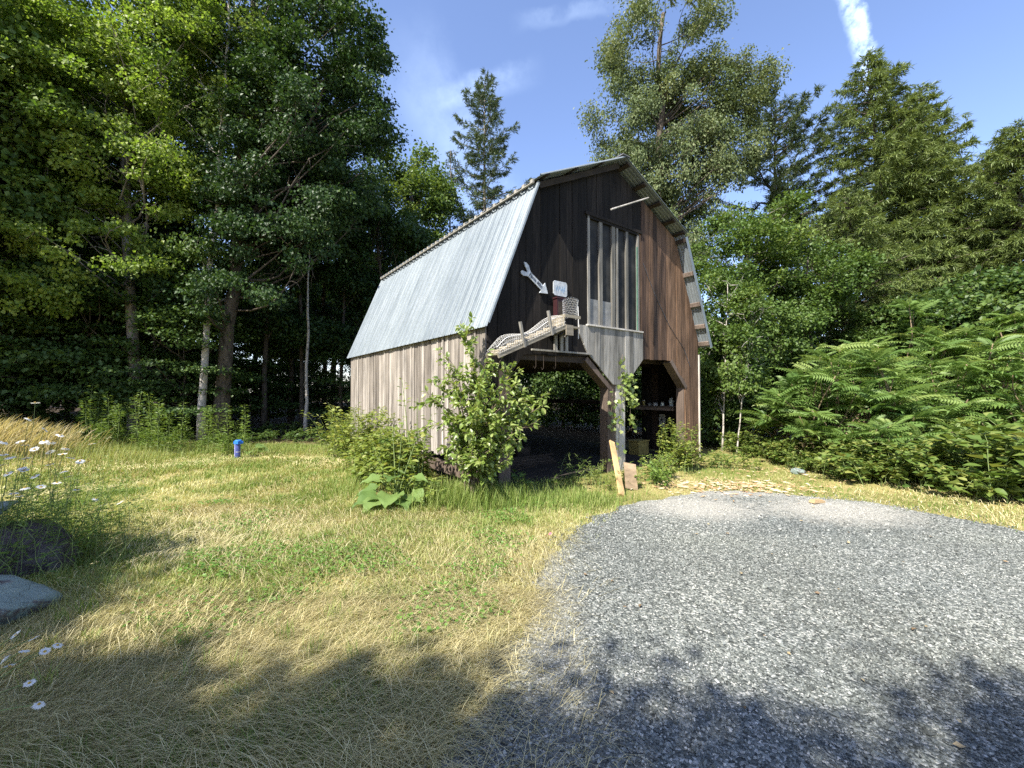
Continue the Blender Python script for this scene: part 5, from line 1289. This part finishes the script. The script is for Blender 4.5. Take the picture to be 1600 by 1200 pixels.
yd = norm(r.normal(0, .5, (n, 3))+np.array([0, -.1, -.8])); nr = norm(np.array([.2, -.8, .6])+r.normal(0, .35, (n, 3)))
lb = MB(); lb.scatter(MAPLE, LP, basis(yd, nr), r.uniform(.06, .11, n), np.clip(r.normal(.6, .2, n), 0, 1)); lb.build('leaves', M['cherry'], vine)

# ------------------------------------------------------------------ daisies on the bank at the left edge
r = rs(91)
HEADS = [(55, 629, 3.3), (45, 654, 3.3), (69, 672, 3.2), (94, 680, 3.3), (69, 689, 3.1), (32, 691, 3.0), (40, 695, 3.0), (80, 691, 3.1), (54, 702, 3.0), (78, 706, 3.0), (103, 700, 3.2), (144, 694, 3.4), (5, 710, 2.8), (15, 714, 2.8), (41, 717, 3.0), (111, 715, 3.2), (125, 720, 3.2), (98, 710, 3.1), (78, 725, 3.0), (34, 730, 2.9), (38, 735, 2.9), (54, 744, 2.9), (100, 736, 3.1), (108, 745, 3.1), (89, 754, 3.1), (39, 762, 2.8), (64, 761, 2.9), (30, 775, 2.8), (150, 779, 3.7), (161, 790, 3.7), (187, 785, 3.7), (120, 764, 3.4), (21, 772, 2.8), (12, 740, 2.8), (6, 690, 2.9), (3, 727, 2.8),
         (52, 997, 2.0), (39, 1015, 1.95), (70, 1018, 2.0), (90, 1008, 2.1), (6, 1029, 1.9), (15, 1041, 1.9), (46, 1067, 1.9), (61, 1100, 1.9), (25, 992, 2.0)]
def flower_mesh(seed, droop):
    q = rs(seed); m = MB(); n = 17
    for i in range(n):
        a = i/n*2*PI+q.normal(0, .05); l = .032*q.uniform(.85, 1.1); w = .0054
        d = np.array([math.cos(a), math.sin(a), 0]); x = np.array([-d[1], d[0], 0]); z = np.array([0, 0, 1.])
        V = [d*.006-x*w*.5, d*.006+x*w*.5, d*l*.7+x*w-z*droop*.006, d*l-z*droop*.012, d*l*.7-x*w-z*droop*.006]
        m.add(V, [(0, 1, 2), (0, 2, 4), (4, 2, 3)], None, q.uniform(0, 1))
    return m
fm = [flower_mesh(1, .3).build('petals', M['petal']), flower_mesh(2, 1.0).build('petals', M['petal']), flower_mesh(3, -.4).build('petals', M['petal'])]
dm = MB(); dm.tube([(0, 0, -.004), (0, 0, .0), (0, 0, .004), (0, 0, .006)], [.004, .0085, .0075, .003], 9); dproto = dm.build('disc', M['disc'])
for i, (px, py, Y) in enumerate(HEADS):
    low = i >= 36
    h = at(px, py, Y if low else Y+.6)
    if low: b0 = np.array([h[0]-r.uniform(.35, .6), h[1]-r.uniform(-.1, .2), 0])
    else: b0 = np.array([h[0]-r.uniform(.1, .4), h[1]+r.uniform(-.15, .25), 0])
    b0[2] = float(G(b0[0], b0[1]))
    if b0[2] > h[2]-.08: b0[2] = h[2]-.2
    root = empty('daisy', tuple(b0))
    tag(root, 'white daisy on a low leaning stem over the shaded hay at the lower left' if low else ('white daisy leaning low over the sunlit mown lawn' if 28 <= i <= 30 else 'white daisy on a thin stem in the clump on the rocky bank'), 'daisy', 'daisies low over the shaded hay' if low else ('daisies low over the lawn' if 28 <= i <= 30 else 'daisies in the clump on the rocky bank'))
    d = h-b0; k = 7; s = np.linspace(0, 1, k); P = d[None]*s[:, None]; P[:, 2] += np.sin(s*PI)*.05; P[1:-1] += r.normal(0, .006, (k-2, 3))
    m = MB(); m.tube(P, np.full(k, .0022), 4); m.build('stem', M['stem'], root)
    f = fm[i % 3] if i < 3 else fm[i % 3].copy()
    if i >= 3: COL.objects.link(f)
    f.parent = root; f.location = tuple(d); f.rotation_euler = (r.normal(.25, .35), r.normal(.1, .3), r.uniform(0, 6)); f.scale = ((.72,)*3 if low else (1.1,)*3)
    c = dproto if i == 0 else dproto.copy()
    if i: COL.objects.link(c)
    c.parent = f
# leafy stems of the daisy clump
x0, y0 = -3.85, 3.15
lp = leafy_plant('daisy_foliage', 'tangle of leafy daisy stems on the rocky bank at the left edge', 'foliage', -4.55, 3.95, 130, .95, .45, 'golden', 700, .075, 30, LANCE, None, .1, .003, radius=.38)
leafy_plant('daisy_foliage', 'second tangle of leafy stems behind the daisies near the frame edge', 'foliage', -4.5, 3.6, 90, .8, .5, 'golden', 701, .075, 28, LANCE, None, .1, .003, radius=.4)
dr = leafy_plant('weed_clump', 'sparse dry stalks leaning over the dark boulder', 'weeds', -3.35, 3.4, 9, .5, .5, 'hay', 702, .03, 5, LANCE, None, .2, .003, radius=.15)

# ------------------------------------------------------------------ trees behind the camera, whose shade falls over the near ground
def shade_tree(label, x, y, top_, rr, seed, cz=None):
    return broadleaf('garden_tree', label, (x, y), [(0, 0, 0), (.05, 0, 3), (0, .1, top_*.85)], .18, [(0, 0, top_-2.3, rr, rr, 2.3, 110), (0, 0, top_-4.4, rr*1.15, rr*1.15, 1.8, 80)], 80000, .11, 'mid', 'bark', seed, None, clump=(.5, .9), limbs=30, twigs=False)
shade_tree('garden tree behind the viewpoint shading the near lawn', -6.4, -5.35, 9.6, 2.1, 801)
shade_tree('second garden tree behind the viewpoint shading the near gravel', -4.5, -5.4, 9.4, 1.9, 802)
shade_tree('third garden tree behind the viewpoint at the driveway side', -2.5, -6.1, 10.2, 1.8, 803)
shade_tree('garden tree left behind the viewpoint shading the boulders', -10.0, -4.3, 9.8, 2.0, 804)
shade_tree('farther garden tree left of the viewpoint', -9.0, -2.65, 8.8, 1.15, 805)
# wood edge beyond the left of the view, which shades the foot of the wood
GRW = 'wood edge trees left of the view'
we = broadleaf('edge_tree', 'tall tree of the wood edge outside the left of the view', (-16.5, 8.2), [(0, 0, 0), (.1, 0, 6), (0, 0, 13)], .2, [(0, 0, 10, 2.8, 2.8, 4, 80), (0, 0, 5.2, 2.5, 2.5, 2.4, 50)], 24000, .17, 'mid', 'bark', 810, GRW, clump=(.6, 1.1), limbs=40)
wec = kids(we)
for x, y, sc, rz in ((-14.6, 10.6, .95, 1), (-19, 6.0, 1.1, 2), (-18.6, 10.5, 1.1, 3), (-20.5, 14, 1.2, 4), (-16.8, 14.2, 1.1, 5)): copy_thing(we, (x, y, float(G(x, y))), rz, sc, None, wec)

# ------------------------------------------------------------------ sky, sun, camera
sun_dir = np.array([-1.28*BD[0]-.33*BB[0], -1.28*BD[1]-.33*BB[1], 1.46]); sun_dir /= np.linalg.norm(sun_dir)
elev = math.asin(sun_dir[2]); azim = math.atan2(sun_dir[0], sun_dir[1])
w = bpy.data.worlds.new('World'); S.world = w; w.use_nodes = True
nt = w.node_tree; nt.nodes.clear(); out = nt.nodes.new('ShaderNodeOutputWorld'); bgn = nt.nodes.new('ShaderNodeBackground')
sky = N(nt, 'ShaderNodeTexSky', sky_type='NISHITA'); sky.sun_disc = False; sky.sun_elevation = elev; sky.sun_rotation = azim; sky.air_density = 1.0; sky.dust_density = 1.0; sky.ozone_density = 1.6; sky.altitude = 300
tc = nt.nodes.new('ShaderNodeTexCoord')
tint = N(nt, 'ShaderNodeMix', data_type='RGBA', blend_type='MULTIPLY', inp={0: 1.0}); nt.links.new(sky.outputs[0], tint.inputs[6]); tint.inputs[7].default_value = (1.04, 1.0, 1.10, 1)
col = tint.outputs[2]
def band(d1, d2, width, w_noise, amount, lo, hi, sc, c):
    global col
    d1 = d1/np.linalg.norm(d1); d2 = d2/np.linalg.norm(d2); nrm = np.cross(d1, d2); nrm /= np.linalg.norm(nrm); al = np.cross(nrm, d1)
    nz = N(nt, 'ShaderNodeTexNoise', inp={'Scale': sc, 'Detail': 7.0, 'Roughness': .62}); nt.links.new(tc.outputs['Generated'], nz.inputs['Vector'])
    dt = N(nt, 'ShaderNodeVectorMath', operation='DOT_PRODUCT', inp={1: tuple(nrm)}); nt.links.new(tc.outputs['Generated'], dt.inputs[0])
    ws = N(nt, 'ShaderNodeMath', operation='MULTIPLY_ADD', inp={1: w_noise, 2: -.5*w_noise}); nt.links.new(nz.outputs['Fac'], ws.inputs[0])
    sm = N(nt, 'ShaderNodeMath', operation='ADD'); nt.links.new(dt.outputs['Value'], sm.inputs[0]); nt.links.new(ws.outputs[0], sm.inputs[1])
    ab = N(nt, 'ShaderNodeMath', operation='ABSOLUTE'); nt.links.new(sm.outputs[0], ab.inputs[0])
    mr = N(nt, 'ShaderNodeMapRange', interpolation_type='SMOOTHSTEP', inp={1: width*.25, 2: width, 3: 1.0, 4: 0.0}); nt.links.new(ab.outputs[0], mr.inputs[0])
    dl = N(nt, 'ShaderNodeVectorMath', operation='DOT_PRODUCT', inp={1: tuple(al)}); nt.links.new(tc.outputs['Generated'], dl.inputs[0])
    m1 = N(nt, 'ShaderNodeMapRange', interpolation_type='SMOOTHSTEP', inp={1: lo[0], 2: lo[1], 3: 0.0, 4: 1.0}); nt.links.new(dl.outputs['Value'], m1.inputs[0])
    m2 = N(nt, 'ShaderNodeMapRange', interpolation_type='SMOOTHSTEP', inp={1: hi[0], 2: hi[1], 3: 1.0, 4: 0.0}); nt.links.new(dl.outputs['Value'], m2.inputs[0])
    nz2 = N(nt, 'ShaderNodeMapRange', inp={1: .36, 2: .6, 3: .15, 4: 1.0}); nt.links.new(nz.outputs['Fac'], nz2.inputs[0])
    q = mr.outputs[0]
    for o_ in (m1.outputs[0], m2.outputs[0], nz2.outputs[0]):
        mm = N(nt, 'ShaderNodeMath', operation='MULTIPLY'); nt.links.new(q, mm.inputs[0]); nt.links.new(o_, mm.inputs[1]); q = mm.outputs[0]
    mm = N(nt, 'ShaderNodeMath', operation='MULTIPLY', inp={1: amount}); nt.links.new(q, mm.inputs[0])
    mx = N(nt, 'ShaderNodeMix', data_type='RGBA'); nt.links.new(mm.outputs[0], mx.inputs[0]); nt.links.new(col, mx.inputs[6]); mx.inputs[7].default_value = (*c, 1); col = mx.outputs[2]
SKYC = (5.6, 6.9, 8.6)
band(ray(1322, -20), ray(1356, 105), .017, .02, .62, (-.5, -.3), (.16, .42), 55, SKYC)
band(ray(700, 150), ray(800, 122), .03, .05, .2, (-.06, .03), (.10, .2), 9, SKYC)
band(ray(690, 190), ray(760, 300), .10, .12, .16, (-.2, 0), (.2, .5), 6, SKYC)
band(ray(840, 30), ray(930, 10), .02, .04, .12, (-.06, .03), (.12, .22), 12, SKYC)
nt.links.new(col, bgn.inputs[0]); bgn.inputs[1].default_value = .125
nt.links.new(bgn.outputs[0], out.inputs[0])
sl = bpy.data.lights.new('sun', 'SUN'); sl.energy = 5.0; sl.angle = math.radians(.53); sl.color = (1.0, .94, .84)
so = bpy.data.objects.new('sun', sl); COL.objects.link(so); so.rotation_euler = Vector(-sun_dir).to_track_quat('-Z', 'Y').to_euler(); so.location = (-8, -8, 25)
cam = bpy.data.cameras.new('camera'); cam.sensor_width = 36; cam.lens = 36*FPX/1600; cam.clip_start = .05; cam.clip_end = 2000
co = bpy.data.objects.new('camera', cam); COL.objects.link(co); co.location = (0, 0, 1.6); co.rotation_euler = (PI/2+PITCH, 0, 0)
S.camera = co
S.view_settings.view_transform = 'Standard'; S.view_settings.look = 'None'; S.view_settings.exposure = 1.3; S.view_settings.gamma = 1.0
cy = S.cycles
cy.max_bounces = 6; cy.diffuse_bounces = 3; cy.glossy_bounces = 2; cy.transmission_bounces = 4; cy.transparent_max_bounces = 4
cy.caustics_reflective = False; cy.caustics_refractive = False
cy.use_adaptive_sampling = True; cy.adaptive_threshold = .01
cy.use_denoising = False
try: cy.denoiser = 'OPENIMAGEDENOISE'
except Exception: pass
cy.sample_clamp_indirect = 2.0
